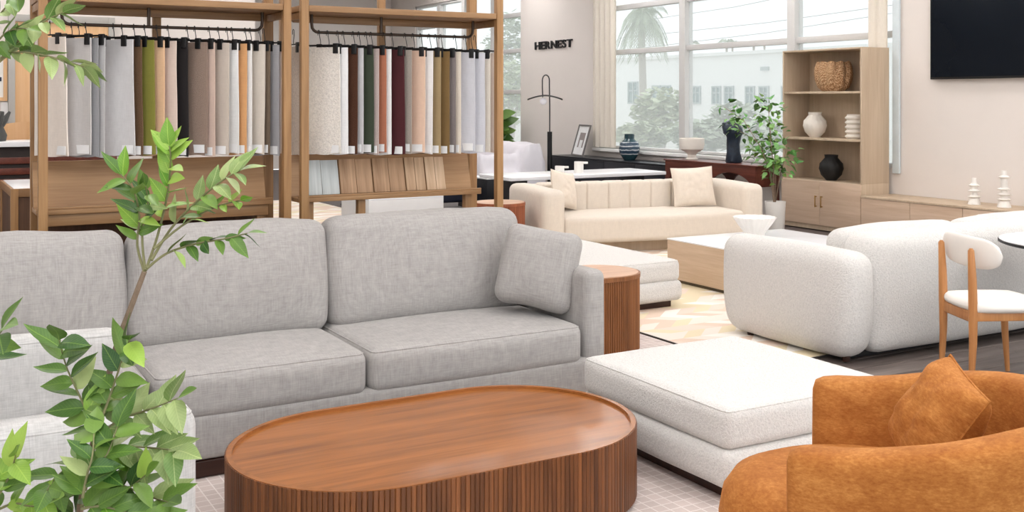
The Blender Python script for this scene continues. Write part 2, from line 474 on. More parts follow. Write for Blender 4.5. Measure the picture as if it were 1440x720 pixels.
# unseen light panels added overhead to brighten the room
def add_light_panels():
    fr = MB().ring([(-.62, -.32), (.62, -.32), (.62, .32), (-.62, .32)], [(-.58, -.28), (.58, -.28), (.58, .28), (-.58, .28)], -.05, 0).mesh('light_frame', MAT['white'])
    df = MB().box(-.58, .58, -.28, .28, -.03, -.005).mesh('diffuser', emit('added_light_diffuser', (255, 253, 252), ADDED_LIGHT), smooth=False)
    for x in (-2.5, .6, 3.7, 6.8, 9.2):
        for y in (-.4, 1.8, 4.5, 7.5, 10.5, 13.5, 17.0, 20.5):
            if x < 3.3 and 11.2 < y < 11.8: continue
            t = thing('added_light_panel', 'unseen white light panel added above the view to light the showroom', 'ceiling light', (x, y, CEIL - .001), 0, 'added light panels')
            put('light_frame', fr, t); put('diffuser', df, t)
add_light_panels()

# ------------------------------------------------------------------ rugs
def rug(x0, x1, y0, y1, mat, label, th=.006, edge=None):
    t = thing('rug', label, 'rug', (x0, y0, 0))
    MB().rbox(0, x1 - x0, 0, y1 - y0, 0, th, .002).build('rug_pile', mat, t)
    e = MB(); b = .012
    e.ring([(-b, -b), (x1 - x0 + b, -b), (x1 - x0 + b, y1 - y0 + b), (-b, y1 - y0 + b)], [(0, 0), (x1 - x0, 0), (x1 - x0, y1 - y0), (0, y1 - y0)], 0, th * .9)
    e.build('rug_edge', edge or mat, t, smooth=False)
rug(-1.2, 4.36, 1.6, 5.9, MAT['rug_grid'], 'dusty pink rug with a pale grid under the oval coffee table', .002)
rug(4.38, 8.3, 4.8, 9.9, MAT['rug_chev'], 'cream and peach block patterned rug under the pale oak coffee table', .012, plain('rug_edge_shadow', (60, 52, 50), .9))  # shadow along the rug edge painted as a dark strip
rug(3.7, 5.6, 12.7, 16.5, MAT['rug_chev'], 'pink patterned rug seen below the wood sample ledge', .006)

# ------------------------------------------------------------------ outdoors
structure(MB().box(WX + .2, 90, -40, 110, -.5, -.3).build('ground', plain('pale_ground', (200, 198, 190), .9), smooth=False))
def outdoors():
    fx = 40.0
    bw = plain('white_render', (238, 238, 236), .8, var=.02); gl = plain('tinted_glass', (120, 146, 146), .2); fr = plain('grey_window_frame', (172, 182, 182), .5)
    t = thing('office_building', 'long white flat roofed building across the street with small square windows', 'building', (fx, 45, -.4))
    ztop = at_x(1000, 79, fx)[2] + .4
    MB().box(0, 10, -40, 45, 0, ztop).build('facade', bw, t, smooth=False)
    MB().box(-.15, 10, -40, 45, ztop, ztop + .18).build('parapet', bw, t, smooth=False)
    for (a, b, c, d) in ((884, 898, 115, 146), (918, 930, 120, 146), (931, 944, 120, 146), (960, 969, 121, 146), (973, 986, 121, 146), (1002, 1014.5, 121, 147),
                         (1019.5, 1032.5, 121, 147), (1049, 1062, 121, 148), (1068, 1082, 121, 148), (1100, 1113, 121, 149), (1120, 1134, 121, 149), (712, 720, 108, 150), (726, 735, 108, 150), (690, 700, 108, 150)):
        p, q = at_x(a, c, fx), at_x(b, d, fx)
        y1, y0, z1, z0 = p[1] - 45, q[1] - 45, p[2] + .4, q[2] + .4
        wd = MB(); 
        wd.ring([(y0, z0), (y1, z0), (y1, z1), (y0, z1)], [(y0 + .08, z0 + .08), (y1 - .08, z0 + .08), (y1 - .08, z1 - .08), (y0 + .08, z1 - .08)], 0, .12,
                Matrix(((0, 0, -1, .02), (1, 0, 0, 0), (0, 1, 0, 0), (0, 0, 0, 1))))
        ym, zm = (y0 + y1) / 2, (z0 + z1) / 2
        wd.box(-.08, .02, ym - .04, ym + .04, z0, z1); wd.box(-.08, .02, y0, y1, zm + .1, zm + .16)
        wo = wd.build('window', fr, t, smooth=False)
        MB().box(-.03, .01, y0 + .08, y1 - .08, z0 + .08, z1 - .08).build('pane', gl, wo, smooth=False)
    p, q = at_x(1071, 94, fx), at_x(1082, 99, fx)
    MB().box(-.1, 0, q[1] - 45, p[1] - 45, q[2] + .4, p[2] + .4).build('wall_vent', fr, t, smooth=False)
    # shrubs and trees: leaf clusters, colours bleached for the overexposed view
    lm = plain('overexposed_leaves', (186, 196, 164), .8, var=.25, vscale=3)
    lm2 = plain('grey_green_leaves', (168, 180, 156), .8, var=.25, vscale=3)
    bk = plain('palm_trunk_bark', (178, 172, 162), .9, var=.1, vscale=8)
    def shrub(x, y, c, rx, rz, label, mat, seed, name='shrub'):
        rnd = random.Random(seed); g = at_x(x, y, c); t = thing(name, label, 'shrub', (g[0], g[1], -.3))
        h = g[2] + .3; mb = MB()
        for k in range(900):
            d = Vector((rnd.gauss(0, 1), rnd.gauss(0, 1), rnd.gauss(0, 1))).normalized() * (rnd.random() ** .4)
            p = Vector((d[0] * rx, d[1] * rx, max(.05, h + d[2] * rz)))
            a = rnd.random() * 6.28; s = rnd.uniform(.07, .17) * (c / 18)
            e1 = Vector((math.cos(a), math.sin(a), rnd.uniform(-.5, .5))) * s; e2 = Vector((-math.sin(a), math.cos(a), rnd.uniform(-.9, .9))) * s * .5
            mb.add([p - e1, p + e2, p + e1, p - e2], [(0, 1, 2, 3)])
        fo = mb.build('foliage', mat, t, smooth=False)
        tr = MB()
        for k in range(5):
            a = k * 1.26; tr.tube([(0, 0, 0), (math.cos(a) * rx * .2, math.sin(a) * rx * .2, h * .6), (math.cos(a) * rx * .5, math.sin(a) * rx * .5, h + rz * .3)], [.05, .035, .015], 5)
        tr.build('stem', bk, t)
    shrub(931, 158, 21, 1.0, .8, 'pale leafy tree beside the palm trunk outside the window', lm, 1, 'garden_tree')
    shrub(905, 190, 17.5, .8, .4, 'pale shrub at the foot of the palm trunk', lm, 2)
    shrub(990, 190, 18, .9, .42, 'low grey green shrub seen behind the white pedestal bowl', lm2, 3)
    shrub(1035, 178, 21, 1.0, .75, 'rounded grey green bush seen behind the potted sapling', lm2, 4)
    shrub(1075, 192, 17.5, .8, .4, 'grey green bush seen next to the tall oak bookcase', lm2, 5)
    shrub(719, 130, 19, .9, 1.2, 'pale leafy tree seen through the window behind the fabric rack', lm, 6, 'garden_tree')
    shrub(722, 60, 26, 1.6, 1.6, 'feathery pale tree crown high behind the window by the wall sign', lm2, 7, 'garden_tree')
    # palm
    base = at_x(904, 190, 22); t = thing('palm_tree', 'tall palm tree with shaggy crown outside the window', 'palm tree', (base[0], base[1], -.3))
    top = at_x(901, 15, 22)[2] + .3
    MB().tube([(0, 0, 0), (.02, 0, top * .4), (-.03, .03, top * .8), (0, .05, top)], [.16, .13, .12, .14], 10).build('trunk', bk, t)
    rnd = random.Random(8)
    for k in range(26):
        a = k * 2.4; el = rnd.uniform(-.9, .9); L = rnd.uniform(.9, 1.3); mb = MB()
        pts = [Vector((math.cos(a) * L * s * (1 - .25 * s), math.sin(a) * L * s * (1 - .25 * s), top + L * (math.sin(el) * s - .75 * s * s))) for s in (0, .25, .5, .75, 1)]
        mb.tube(pts, [.02, .016, .012, .008, .004], 4)
        for i in range(14):
            s = .15 + .85 * i / 14; j = min(3, int(s * 4)); p = pts[j].lerp(pts[j + 1], s * 4 - j)
            for sg in (-1, 1):
                d = Vector((-math.sin(a) * sg, math.cos(a) * sg, -.55)) * .34 * (1.1 - .5 * s) + (pts[4] - pts[3]) * .5
                mb.add([p, p + d * .5 + Vector((0, 0, .03)), p + d, p + d * .5 - Vector((0, 0, .03))], [(0, 1, 2, 3)])
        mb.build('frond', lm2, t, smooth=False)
    # little palms on the skyline
    for i, (x, y) in enumerate(((972, 62), (1022, 60), (1030, 62), (1060, 63), (1075, 62))):
        p = at_x(x, y, (60, 62, 72, 60, 66)[i]); t = thing('palm_tree', 'small distant palm above the white building roof', 'palm tree', (p[0], p[1], -.3), 0, 'distant palms on the skyline')
        h = p[2] + .3
        MB().tube([(0, 0, 0), (0, 0, h)], [.15, .1], 6).build('trunk', bk, t)
        mb = MB()
        for k in range(10):
            a = k * .63; mb.add([(0, 0, h), (math.cos(a) * .4, math.sin(a) * .4, h + .35), (math.cos(a) * .9, math.sin(a) * .9, h - .1), (math.cos(a + .3) * .4, math.sin(a + .3) * .4, h + .1)], [(0, 1, 2, 3)])
        mb.build('frond_crown', lm2, t, smooth=False)
    # overhead wires
    wm = plain('wire', (120, 124, 124), .6)
    for i, (x0, y0, x1, y1) in enumerate(((965, 42, 1218, 10), (965, 18, 1110, -8), (965, 58, 1218, 22))):
        a, b = at_x(x0, y0, 30), at_x(x1, y1, 30)
        d = (b - a); a = a - d * .5; b = b + d * .5
        o = MB().tube([(0, 0, 0), ((b - a) * .5 - Vector((0, 0, .12))), b - a], .012, 5).build('power_line', wm, None, a)
        tag(o, ('thin overhead cable running lowest above the white building', 'thin overhead cable crossing the top of the sky', 'thin overhead cable between the other two over the street')[(0, 1, 2)[i]], 'cable')
outdoors()
# ------------------------------------------------------------------ grey sectional sofa
def seam(mb, size, r, center, puff, z=1, rad=.004):
    """thin welt round the upper (z=1) or front edge of a soft box"""
    h = [d / 2 for d in size]; loop = []
    k = r * (1 - .7071)
    def mapp(x, y, zz):
        q = (x, y, zz); g = [1 - (q[i] / h[i]) ** 2 for i in range(3)]
        return tuple(q[i] + puff[i] * (q[i] / h[i]) * g[(i + 1) % 3] * g[(i + 2) % 3] + center[i] for i in range(3))
    a, b = h[0] - k, h[1] - k; c = z * (h[2] - k); N = 14
    cr = r * .6
    for (cx, cy, a0) in ((a - cr, b - cr, 0), (-a + cr, b - cr, 90), (-a + cr, -b + cr, 180), (a - cr, -b + cr, 270)):
        for i in range(4):
            an = math.radians(a0 + 30 * i); loop.append((cx + cr * math.cos(an), cy + cr * math.sin(an)))
    full = []
    for i in range(len(loop)):
        p, q = loop[i], loop[(i + 1) % len(loop)]
        n = max(1, int(math.hypot(q[0] - p[0], q[1] - p[1]) / .06))
        for j in range(n): full.append((p[0] + (q[0] - p[0]) * j / n, p[1] + (q[1] - p[1]) * j / n))
    mb.tube([mapp(x, y, c) for x, y in full], rad, 6, closed=True)

def soft_part(name, size, r, center, puff, mat, parent, n=8, wob=.006, seed=0, post=None, welt=False, freq=3.0, M=None, rot=None):
    mb = MB().soft(size, r, (0, 0, 0), puff, n, wob, seed, post=post, freq=freq)
    o = mb.build(name, mat, parent, center, angle=60)
    if rot: o.rotation_euler = rot
    if welt:
        s = MB(); seam(s, size, r, (0, 0, 0), puff); s.build('piping', mat, o)
    return o

def grey_sofa():
    Yf = 4.55; X0, X1 = -.30, 3.17
    t = thing('sectional_sofa', 'long grey linen sofa with loose back cushions behind the oval coffee table', 'sofa', (X0, Yf, 0.004))
    G = MAT['grey']; W = X1 - X0
    MB().rbox(.06, W - .06, .0 + .005, .92, 0, .07, .006).build('plinth', MAT['darkwood'], t)
    soft_part('base', (W, .95, .20), .03, (W / 2, .475, .17), (0, 0, 0), G, t, 4, 0)
    for nm, x in (('arm', .065), ('arm', W - .065)):
        soft_part(nm, (.13, .93, .50), .045, (x, .475, .465), (.008, 0, .0), G, t, 6, .003, 4)
    soft_part('backrest', (W - .26, .16, .56), .05, (W / 2, .87, .53), (0, 0, 0), G, t, 4, 0)
    def X(v): return v - X0
    for i, (a, b) in enumerate(((-.17, .885), (.89, 1.845), (1.85, 3.02))):
        soft_part('seat_cushion', (b - a - .008, .80, .205), .05, (X((a + b) / 2), .395, .347), (.01, .012, .022), G, t, 10, .0015, 11 + i, welt=True)
    for i, (a, b) in enumerate(((-.17, .90), (.905, 1.875), (1.88, 3.01))):
        soft_part('back_cushion', (b - a - .006, .24, .56), .075, (X((a + b) / 2), .71, .70), (.012, .05, .02), G, t, 12, .014, 21 + i, freq=4.2, rot=(math.radians(-9), 0, 0))
    return t
grey_sofa()
def pillow_mesh(w, h, th, seed=0, pinch=.06, wr=.012, n=26):
    """square scatter cushion standing in the XZ plane, thickness along Y"""
    mb = MB(); vs = {}
    def P(sg):
        def fn(u, v):
            a, b = 2 * u - 1, 2 * v - 1
            e = max(abs(a), abs(b))
            k = ((1 - abs(a) ** 2.6) * (1 - abs(b) ** 2.6)) ** .5 if e < 1 else 0.0
            x = a * w / 2 * (1 - pinch * (1 - b * b)); z = b * h / 2 * (1 - pinch * (1 - a * a))
            nv = mnoise.noise(Vector((a * 2.2 + seed, b * 2.2, sg * 3 + seed)))
            rr = math.sin((a * b) * 9 + seed) * .3 + mnoise.noise(Vector((a * 5 + seed, b * 5, sg * 9)))
            return (x, sg * (th / 2 * k + wr * nv * k + wr * .45 * rr * k), z)
        return fn
    mb.grid(P(1), n, n); mb.grid(P(-1), n, n)
    return mb
def place_pillow(name, label, w, h, th, mat, loc, rx, ry, rz, seed, welt=True, pinch=.06, wr=.012):
    t = thing(name, label, 'pillow', loc)
    t.rotation_mode = 'YXZ'; t.rotation_euler = (rx, ry, rz)
    t.location.z += w / 2 * abs(math.sin(ry)) * math.cos(rx)
    c = pillow_mesh(w, h, th, seed, pinch, wr).build('pillow_cover', mat, t, (0, 0, h / 2), angle=80)
    if welt:
        s = MB(); pts = []
        for k in range(4):
            for i in range(10):
                q = -1 + 2 * i / 10
                a, b = ((q, -1), (1, q), (-q, 1), (-1, -q))[k]
                pts.append((a * w / 2 * (1 - pinch * (1 - b * b)), 0, b * h / 2 * (1 - pinch * (1 - a * a))))
        s.tube(pts, .004, 6, closed=True); s.build('piping', mat, c)
    return t
if 0: place_pillow('throw_pillow', 'plump grey linen pillow leaning on the right arm of the grey sofa', .46, .45, .17, MAT['grey'],
             (2.80, 4.97, .478), math.radians(-16), math.radians(2), math.radians(-38), 3, pinch=.02)

def box_pillow():
    t = thing('throw_pillow', 'plump grey linen pillow leaning on the right arm of the grey sofa', 'pillow', (2.88, 4.85, .488))
    t.rotation_mode = 'YXZ'; t.rotation_euler = (math.radians(-14), math.radians(9), math.radians(-40))
    mb = MB().soft((.43, .17, .43), .072, (0, 0, 0), (-.012, .035, -.01), 12, .012, 77, freq=5.0)
    mb.build('pillow_cover', MAT['grey'], t, (0, 0, .225), angle=70)
box_pillow()

# ------------------------------------------------------------------ light grey armchair (lower left)
def grey_armchair():
    t = thing('armchair', 'light grey linen armchair seen from its side behind the leafy plant', 'armchair', (-.34, 3.07, .004))
    G = MAT['grey_arm']; L = 1.07
    MB().rbox(.05, L - .05, .06, 1.24, 0, .06, .006).build('plinth', MAT['darkwood'], t)
    soft_part('base', (L - .02, 1.06, .22), .03, (L / 2, .65, .18), (0, 0, 0), G, t, 3, 0)
    for i, y in enumerate((.08, 1.255)):
        soft_part('arm', (L, .15, .645), .05, (L / 2, y, .393), (0, .012, .012), G, t, 8, .001, 31 + i, welt=True)
    soft_part('seat_cushion', (.8, 1.0, .17), .05, (L - .42, .667, .37), (.01, .01, .02), G, t, 8, .004, 33)
    soft_part('backrest', (.2, 1.0, .66), .06, (.12, .667, .40), (.01, 0, .01), G, t, 5, .004, 34)
grey_armchair()

# ------------------------------------------------------------------ oval slatted coffee table
def coffee_table():
    cx, cy, hl, r = 1.83, 3.775, .83, .505; h = .30
    t = thing('coffee_table', 'oval chestnut coffee table with slatted sides and a raised rim', 'coffee table', (cx, cy, .004))
    MB().prism(stadium(0, 0, hl - .03, r - .03), 0, .02).build('plinth', MAT['darkwood'], t)
    MB().prism(stadium(0, 0, hl - .014, r - .014, 40), .02, h - .022).build('drum', MAT['darkwood'], t)
    MB().prism(stadium(0, 0, hl - .02, r - .02, 40), h - .024, h - .012).build('table_top', MAT['table_top'], t)
    MB().ring(stadium(0, 0, hl - .006, r - .006, 40), stadium(0, 0, hl - .026, r - .026, 40), h - .03, h).build('rim', MAT['table_top'], t)
    pts, st = walk(stadium(0, 0, hl - .008, r - .008, 60), .0185)
    w = st * .95
    prof = [(-w / 2, .006), (-w / 2, -.0035), (-w * .36, -.0062), (0, -.0075), (w * .36, -.0062), (w / 2, -.0035), (w / 2, .006)]
    me = MB().prism(prof, .012, h - .002).mesh('slat', MAT['slat'], angle=30)
    for p, tg in pts:
        put('slat', me, t, (p[0], p[1], 0), math.atan2(tg[1], tg[0]))
coffee_table()

# ------------------------------------------------------------------ white ottomans
def ottoman(x0, x1, y0, y1, h, label, seed):
    t = thing('ottoman', label, 'ottoman', ((x0 + x1) / 2, (y0 + y1) / 2, .004 if seed == 1 else .012))
    w, d = x1 - x0, y1 - y0
    MB().rbox(-w / 2 + .07, w / 2 - .07, -d / 2 + .07, d / 2 - .07, 0, .055, .004).build('plinth', MAT['darkwood'], t)
    soft_part('base', (w, d, .16), .05, (0, 0, .13), (.012, .012, 0), MAT['boucle'], t, 8, .003, seed)
    soft_part('seat_cushion', (w - .03, d - .03, .17), .045, (0, 0, h - .085), (.008, .008, .012), MAT['boucle'], t, 10, .0015, seed + 3, welt=True)
ottoman(2.79, 3.78, 3.20, 4.27, .375, 'white boucle ottoman beside the oval coffee table', 1)
ottoman(4.2, 5.19, 6.44, 7.90, .365, 'white boucle ottoman in front of the beige sofa', 2)

# ------------------------------------------------------------------ rust velvet tub chair
def tub_chair():
    # frame: local +X is the way the chair faces
    mid = Vector((.960, 3.32)); f = Vector((-.935, .354))           # camera right / forward
    def wld(v): return Vector((v[0] * RT[0] + v[1] * FW[0], v[0] * RT[1] + v[1] * FW[1]))
    c = wld(mid - f * .30); fa = wld(f); rz = math.atan2(fa[1], fa[0])
    t = thing('tub_chair', 'rust orange velvet tub chair with a curved wraparound back', 'armchair', (c[0], c[1], .004), rz)
    V = MAT['velvet']
    R, S, th, hh = .375, .28, .165, .635
    path = []
    for i in range(5): path.append((S * (1 - i / 4) + .0, -R, 0, -1))
    for i in range(1, 24):
        a = -math.pi / 2 - math.pi * i / 24; path.append((R * math.cos(a) * 1.0, R * math.sin(a), math.cos(a), math.sin(a)))
    for i in range(5): path.append((S * i / 4, R, 0, 1))
    m = len(path); n = 28
    def sec(a):   # rounded rectangle section: offset (outward), height
        e = 4.2; ca, sa = math.cos(a), math.sin(a)
        return (th / 2 * math.copysign(abs(ca) ** (2 / e), ca), hh / 2 * math.copysign(abs(sa) ** (2 / (e * 1.5)), sa))
    rings = []
    ends = [(.078, .0), (.07, .45), (.045, .78), (.0, 1.0)]
    seq = []
    for d, k in ends: seq.append((0, d, k))
    for i in range(1, m - 1): seq.append((i, 0, 1.0))
    for d, k in reversed(ends): seq.append((m - 1, d, k))
    mb = MB(); vs = []; fs = []
    for (i, d, k) in seq:
        x, y, nx, ny = path[i]; k = max(k, .02); kk = k ** .5
        back = 1 if 4 < i < m - 5 else 0
        for j in range(n):
            o, z = sec(2 * math.pi * j / n)
            q_ = min(1, max(0, (S - x) / (S + R))); rise = .09 * q_ * q_ * (3 - 2 * q_)
            zz = hh / 2 + z * (1 - (1 - kk) * .16) + (rise if z > 0 else 0)
            lean = .05 * (zz / hh - .4)
            wv = .006 * mnoise.noise(Vector((x * 5, y * 5, zz * 5)))
            vs.append((x + d + nx * (o * kk + lean + wv), y + ny * (o * kk + lean + wv), max(.03, zz)))
    N = len(seq)
    for i in range(N - 1):
        for j in range(n):
            l = (j + 1) % n; fs.append((i * n + j, (i + 1) * n + j, (i + 1) * n + l, i * n + l))
    fs.append(tuple(range(n))); fs.append(tuple((N - 1) * n + j for j in range(n))[::-1])
    mb.add(vs, fs); mb.build('curved_back', V, t, angle=70)
    # seat: rounded disc reaching out in front of the arms
    s = MB(); hs = .45
    prof = [(0, .07), (.30, .07), (.38, .08), (.425, .12), (.44, .2), (.442, .3), (.43, .37), (.40, .415), (.34, .44), (.2, .448), (0, .45)]
    s.lathe(prof, 48)
    M = Matrix.Translation((.16, 0, 0)) @ Matrix.Diagonal((1.02, .90, 1, 1))
    s.v = [tuple(M @ Vector(p)) for p in s.v]
    for k, p in enumerate(s.v):                     # squash the rear inside the shell
        pass
    s.build('seat', V, t, angle=70)
    MB().lathe([(0, 0), (.27, 0), (.29, .03), (.29, .075), (0, .075)], 32).build('swivel_base', MAT['black'], t, (.02, 0, 0))
    return t
tub_chair()
def velvet_pillow():
    # a square pillow standing on one corner against the curved back: top corner, then the directions of its two visible edges
    def w3(r, f, u): return Vector((r * RT[0] + f * FW[0], r * RT[1] + f * FW[1], u))
    s = .325; top = at_t(1337, 499, 3.35)
    e1 = w3(-.02, -.31, -.054).normalized(); e2 = w3(-.17, .06, -.285); e2 = (e2 - e1 * e2.dot(e1)).normalized()
    X, Z = e1, -e2; Y = Z.cross(X)
    c = top + (e1 + e2) * s * .5
    t = thing('throw_pillow', 'rust velvet pillow propped inside the tub chair', 'pillow')
    t.matrix_world = Matrix.Translation(c) @ Matrix((X, Y, Z)).transposed().to_4x4()
    k = pillow_mesh(s, s, .20, 7, .04, .016).build('pillow_cover', MAT['velvet'], t, angle=80)
    pts = []
    for q in range(4):
        for i in range(10):
            v = -1 + 2 * i / 10; a, b = ((v, -1), (1, v), (-v, 1), (-1, -v))[q]
            pts.append((a * s / 2 * (1 - .04 * (1 - b * b)), 0, b * s / 2 * (1 - .04 * (1 - a * a))))
    MB().tube(pts, .004, 6, closed=True).build('piping', MAT['velvet'], k)
velvet_pillow()

# ------------------------------------------------------------------ reeded side tables
def reeded_table(poly_fn, loc, h, label, side, top, pitch=.017, seed=0):
    t = thing('side_table', label, 'side table', loc)
    MB().prism(poly_fn(-.015), 0, .02).build('plinth', MAT['darkwood'], t)
    pts, st = walk(poly_fn(-.004), pitch)
    poly = []
    for p, tg in pts:
        nr = Vector((tg[1], -tg[0]))
        for k, o in ((-.42, -.003), (-.25, .002), (0, .004), (.25, .002), (.42, -.003)):
            q = p + tg * (k * st) + nr * o; poly.append((q[0], q[1]))
    MB().prism(poly, .015, h - .022).build('reeded_side', side, t, angle=30)
    MB().ring(poly_fn(.004), poly_fn(-.012), h - .03, h - .003).build('rim', side, t)
    MB().prism(poly_fn(-.010), h - .02, h).build('table_top', top, t)
reeded_table(lambda d: stadium(0, 0, .39 + d, .26 + d), (3.74, 5.66, 0.003), .50, 'walnut reeded side table with a rounded end beside the grey sofa', MAT['reed'], MAT['reed_top'])
c = at_z(702, 284, .55)
reeded_table(lambda d: stadium(0, 0, .265 + d, .265 + d), (c[0], c[1], .0125), .54, 'small round reddish reeded table behind the rack post', MAT['reed_red'], MAT['reed_top'])

# ------------------------------------------------------------------ ivory boucle sofa (seen from behind)
def white_sofa():
    X0, X1, Yb = 4.87, 7.65, 4.50
    t = thing('boucle_sofa', 'rounded ivory boucle sofa seen from behind next to the dining chair', 'sofa', (X0, Yb, .012))
    B = MAT['boucle_sofa']; W = X1 - X0
    def arm_post(o):
        x, y, z = o
        k = 1 - .10 * max(0, -(z + .05) / .3) ** 2
        return [x * k, y * k, z]
    for x in (.12, W - .12):
        soft_part('arm', (.26, 1.16, .645), .105, (x, .58, .345), (.022, .02, .012), B, t, 8, .005, 41, post=arm_post)
    soft_part('backrest', (W - .46, .30, .725), .105, (W / 2, .165, .395), (.02, .02, .012), B, t, 10, .006, 42)
    soft_part('seat_base', (W - .5, .85, .36), .06, (W / 2, .6, .245), (0, .01, 0), B, t, 4, .003, 43)
    for i in range(2):
        soft_part('back_cushion', (1.12, .22, .46), .09, (.30 + .58 + i * 1.16, .40, .525), (.01, .04, .02), B, t, 8, .01, 44 + i, rot=(math.radians(-10), 0, 0))
    MB().rbox(.16, W - .16, .14, .98, .004, .07, .004).build('recessed_base', MAT['black'], t)  # black block standing in for the shadow beneath the sofa
    for x in (.1, W - .1):
        for y in (.12, .96):
            MB().lathe([(.022, 0), (.03, .07)], 12).build('foot', MAT['darkwood'], t, (x, y, 0))
white_sofa()

# ------------------------------------------------------------------ dining chair and table
def dining_chair():
    far, near = Vector((5.29, 4.18)), Vector((5.13, 3.85))
    c = (far + near) / 2; lat = (far - near).normalized(); fwd = Vector((lat[1], -lat[0]))
    rz = math.atan2(fwd[1], fwd[0])
    t = thing('dining_chair', 'honey wood dining chair with ivory padded seat and curved ivory backrest', 'chair', (c[0], c[1], 0), rz)
    Wd = MAT['chairwood']; hw = .175
    for s in (-1, 1):   # local x forward, y left (far = +y)
        MB().tube([(-.012, s * hw, 0), (0, s * hw, .25), (0, s * hw, .43), (-.004, s * hw, .60), (-.012, s * hw, .765), (-.012, s * hw, .778)], [.014, .021, .025, .023, .017, .008], 14).build('rear_leg', Wd, t)
        MB().tube([(.40, s * (hw + .02), 0), (.385, s * (hw + .02), .22), (.375, s * (hw + .02), .425)], [.013, .019, .023], 14).build('front_leg', Wd, t)
        MB().rbox(0, .385, s * (hw + .005) - .011, s * (hw + .005) + .011, .375, .425, .005).build('side_rail', Wd, t)
    MB().rbox(-.011, .011, -hw, hw, .365, .425, .005).build('rear_rail', Wd, t)
    MB().rbox(.365, .385, -hw, hw, .375, .425, .005).build('front_rail', Wd, t)
    # seat pad: rounded trapezoid with domed top
    sp = MB().soft((.46, .45, .055), .0255, (0, 0, 0), (.015, .012, .012), 10, 0)
    def rnd(p):
        x, y, z = p; a, b = x / .23, y / .225
        k = 1 - .10 * (a * a) * (b * b) - .04 * (1 if a < 0 else 0) * a * a
        return (x * k, y * k, z - .014 * (abs(b) ** 3) * 0)
    sp.v = [rnd(p) for p in sp.v]
    sp.build('seat_pad', MAT['chairpad'], t, (.205, 0, .45), angle=70)
    # backrest: curved pill shaped pad
    mb = MB(); n, m = 30, 16; vs = []; fs = []
    wid, hh, th = .54, .18, .038
    for i in range(n + 1):
        u = -1 + 2 * i / n; uu = u * wid / 2
        e = max(0.0, 1 - abs(u) ** 5.0) ** .5
        bend = .085 * u * u if u < 0 else .02 * u * u
        for j in range(m):
            a = 2 * math.pi * j / m
            oz = hh / 2 * math.copysign(abs(math.sin(a)) ** .75, math.sin(a)) * max(e, .05)
            ox = th / 2 * math.copysign(abs(math.cos(a)) ** .8, math.cos(a)) * max(e ** .6, .05)
            vs.append((ox + bend + .012 - .13 * oz * .8, uu, oz))
    for i in range(n):
        for j in range(m):
            l = (j + 1) % m; fs.append((i * m + j, (i + 1) * m + j, (i + 1) * m + l, i * m + l))
    fs.append(tuple(range(m))); fs.append(tuple(n * m + j for j in range(m)))
    mb.add(vs, fs); mb.build('backrest', MAT['chairpad'], t, (.018, -.005, .745), angle=70)
dining_chair()
def dining_table():
    t = thing('dining_table', 'round white topped table with a thin black edge beside the dining chair', 'table', (6.22, 3.83, 0))
    MB().lathe([(0, .722), (.52, .722), (.535, .728), (.535, .74), (0, .74)], 64).build('edge_band', MAT['black'], t)
    MB().lathe([(0, .741), (.528, .741), (.53, .745), (0, .746)], 64).build('table_top', MAT['stone'], t)
    MB().lathe([(0, 0), (.26, 0), (.27, .015), (.06, .04), (.035, .1), (.035, .66), (.12, .722), (0, .722)], 32).build('pedestal', MAT['black'], t)
dining_table()

# ------------------------------------------------------------------ pale oak coffee table and scalloped bowl
def oak_table():
    x0, x1, y0, y1, h = 5.81, 7.15, 6.45, 7.44, .375
    t = thing('coffee_table', 'pale oak block coffee table with a white stone top', 'coffee table', (x0, y0, .012))
    w, d = x1 - x0, y1 - y0
    MB().rbox(.03, w - .03, .03, d - .03, 0, .03, .003).build('plinth', plain('dark_bronze', (92, 80, 62), .5), t)
    MB().rbox(0, w, 0, d, .03, h - .012, .004).build('body', MAT['oak_ct'], t)
    MB().rbox(-.003, w + .003, -.003, d + .003, h - .012, h, .003).build('table_top', MAT['stone'], t)
    p = at_z(1061, 331, .387)
    b = MB(); n = 96
    prof = [(0, .012), (.085, .012), (.09, .02), (.15, .11), (.185, .165), (.178, .168), (.14, .11), (.08, .025), (0, .022)]
    b.lathe([(0, 0), (.088, 0)] + prof[2:], n, rib=lambda a, z: 1 + .05 * math.cos(a * 16) * min(1, z / .1))
    tag(b.build('scalloped_bowl', MAT['ceramic'], None, (p[0], p[1], .012 + h)), 'white scalloped bowl on the white topped oak coffee table', 'bowl')
oak_table()

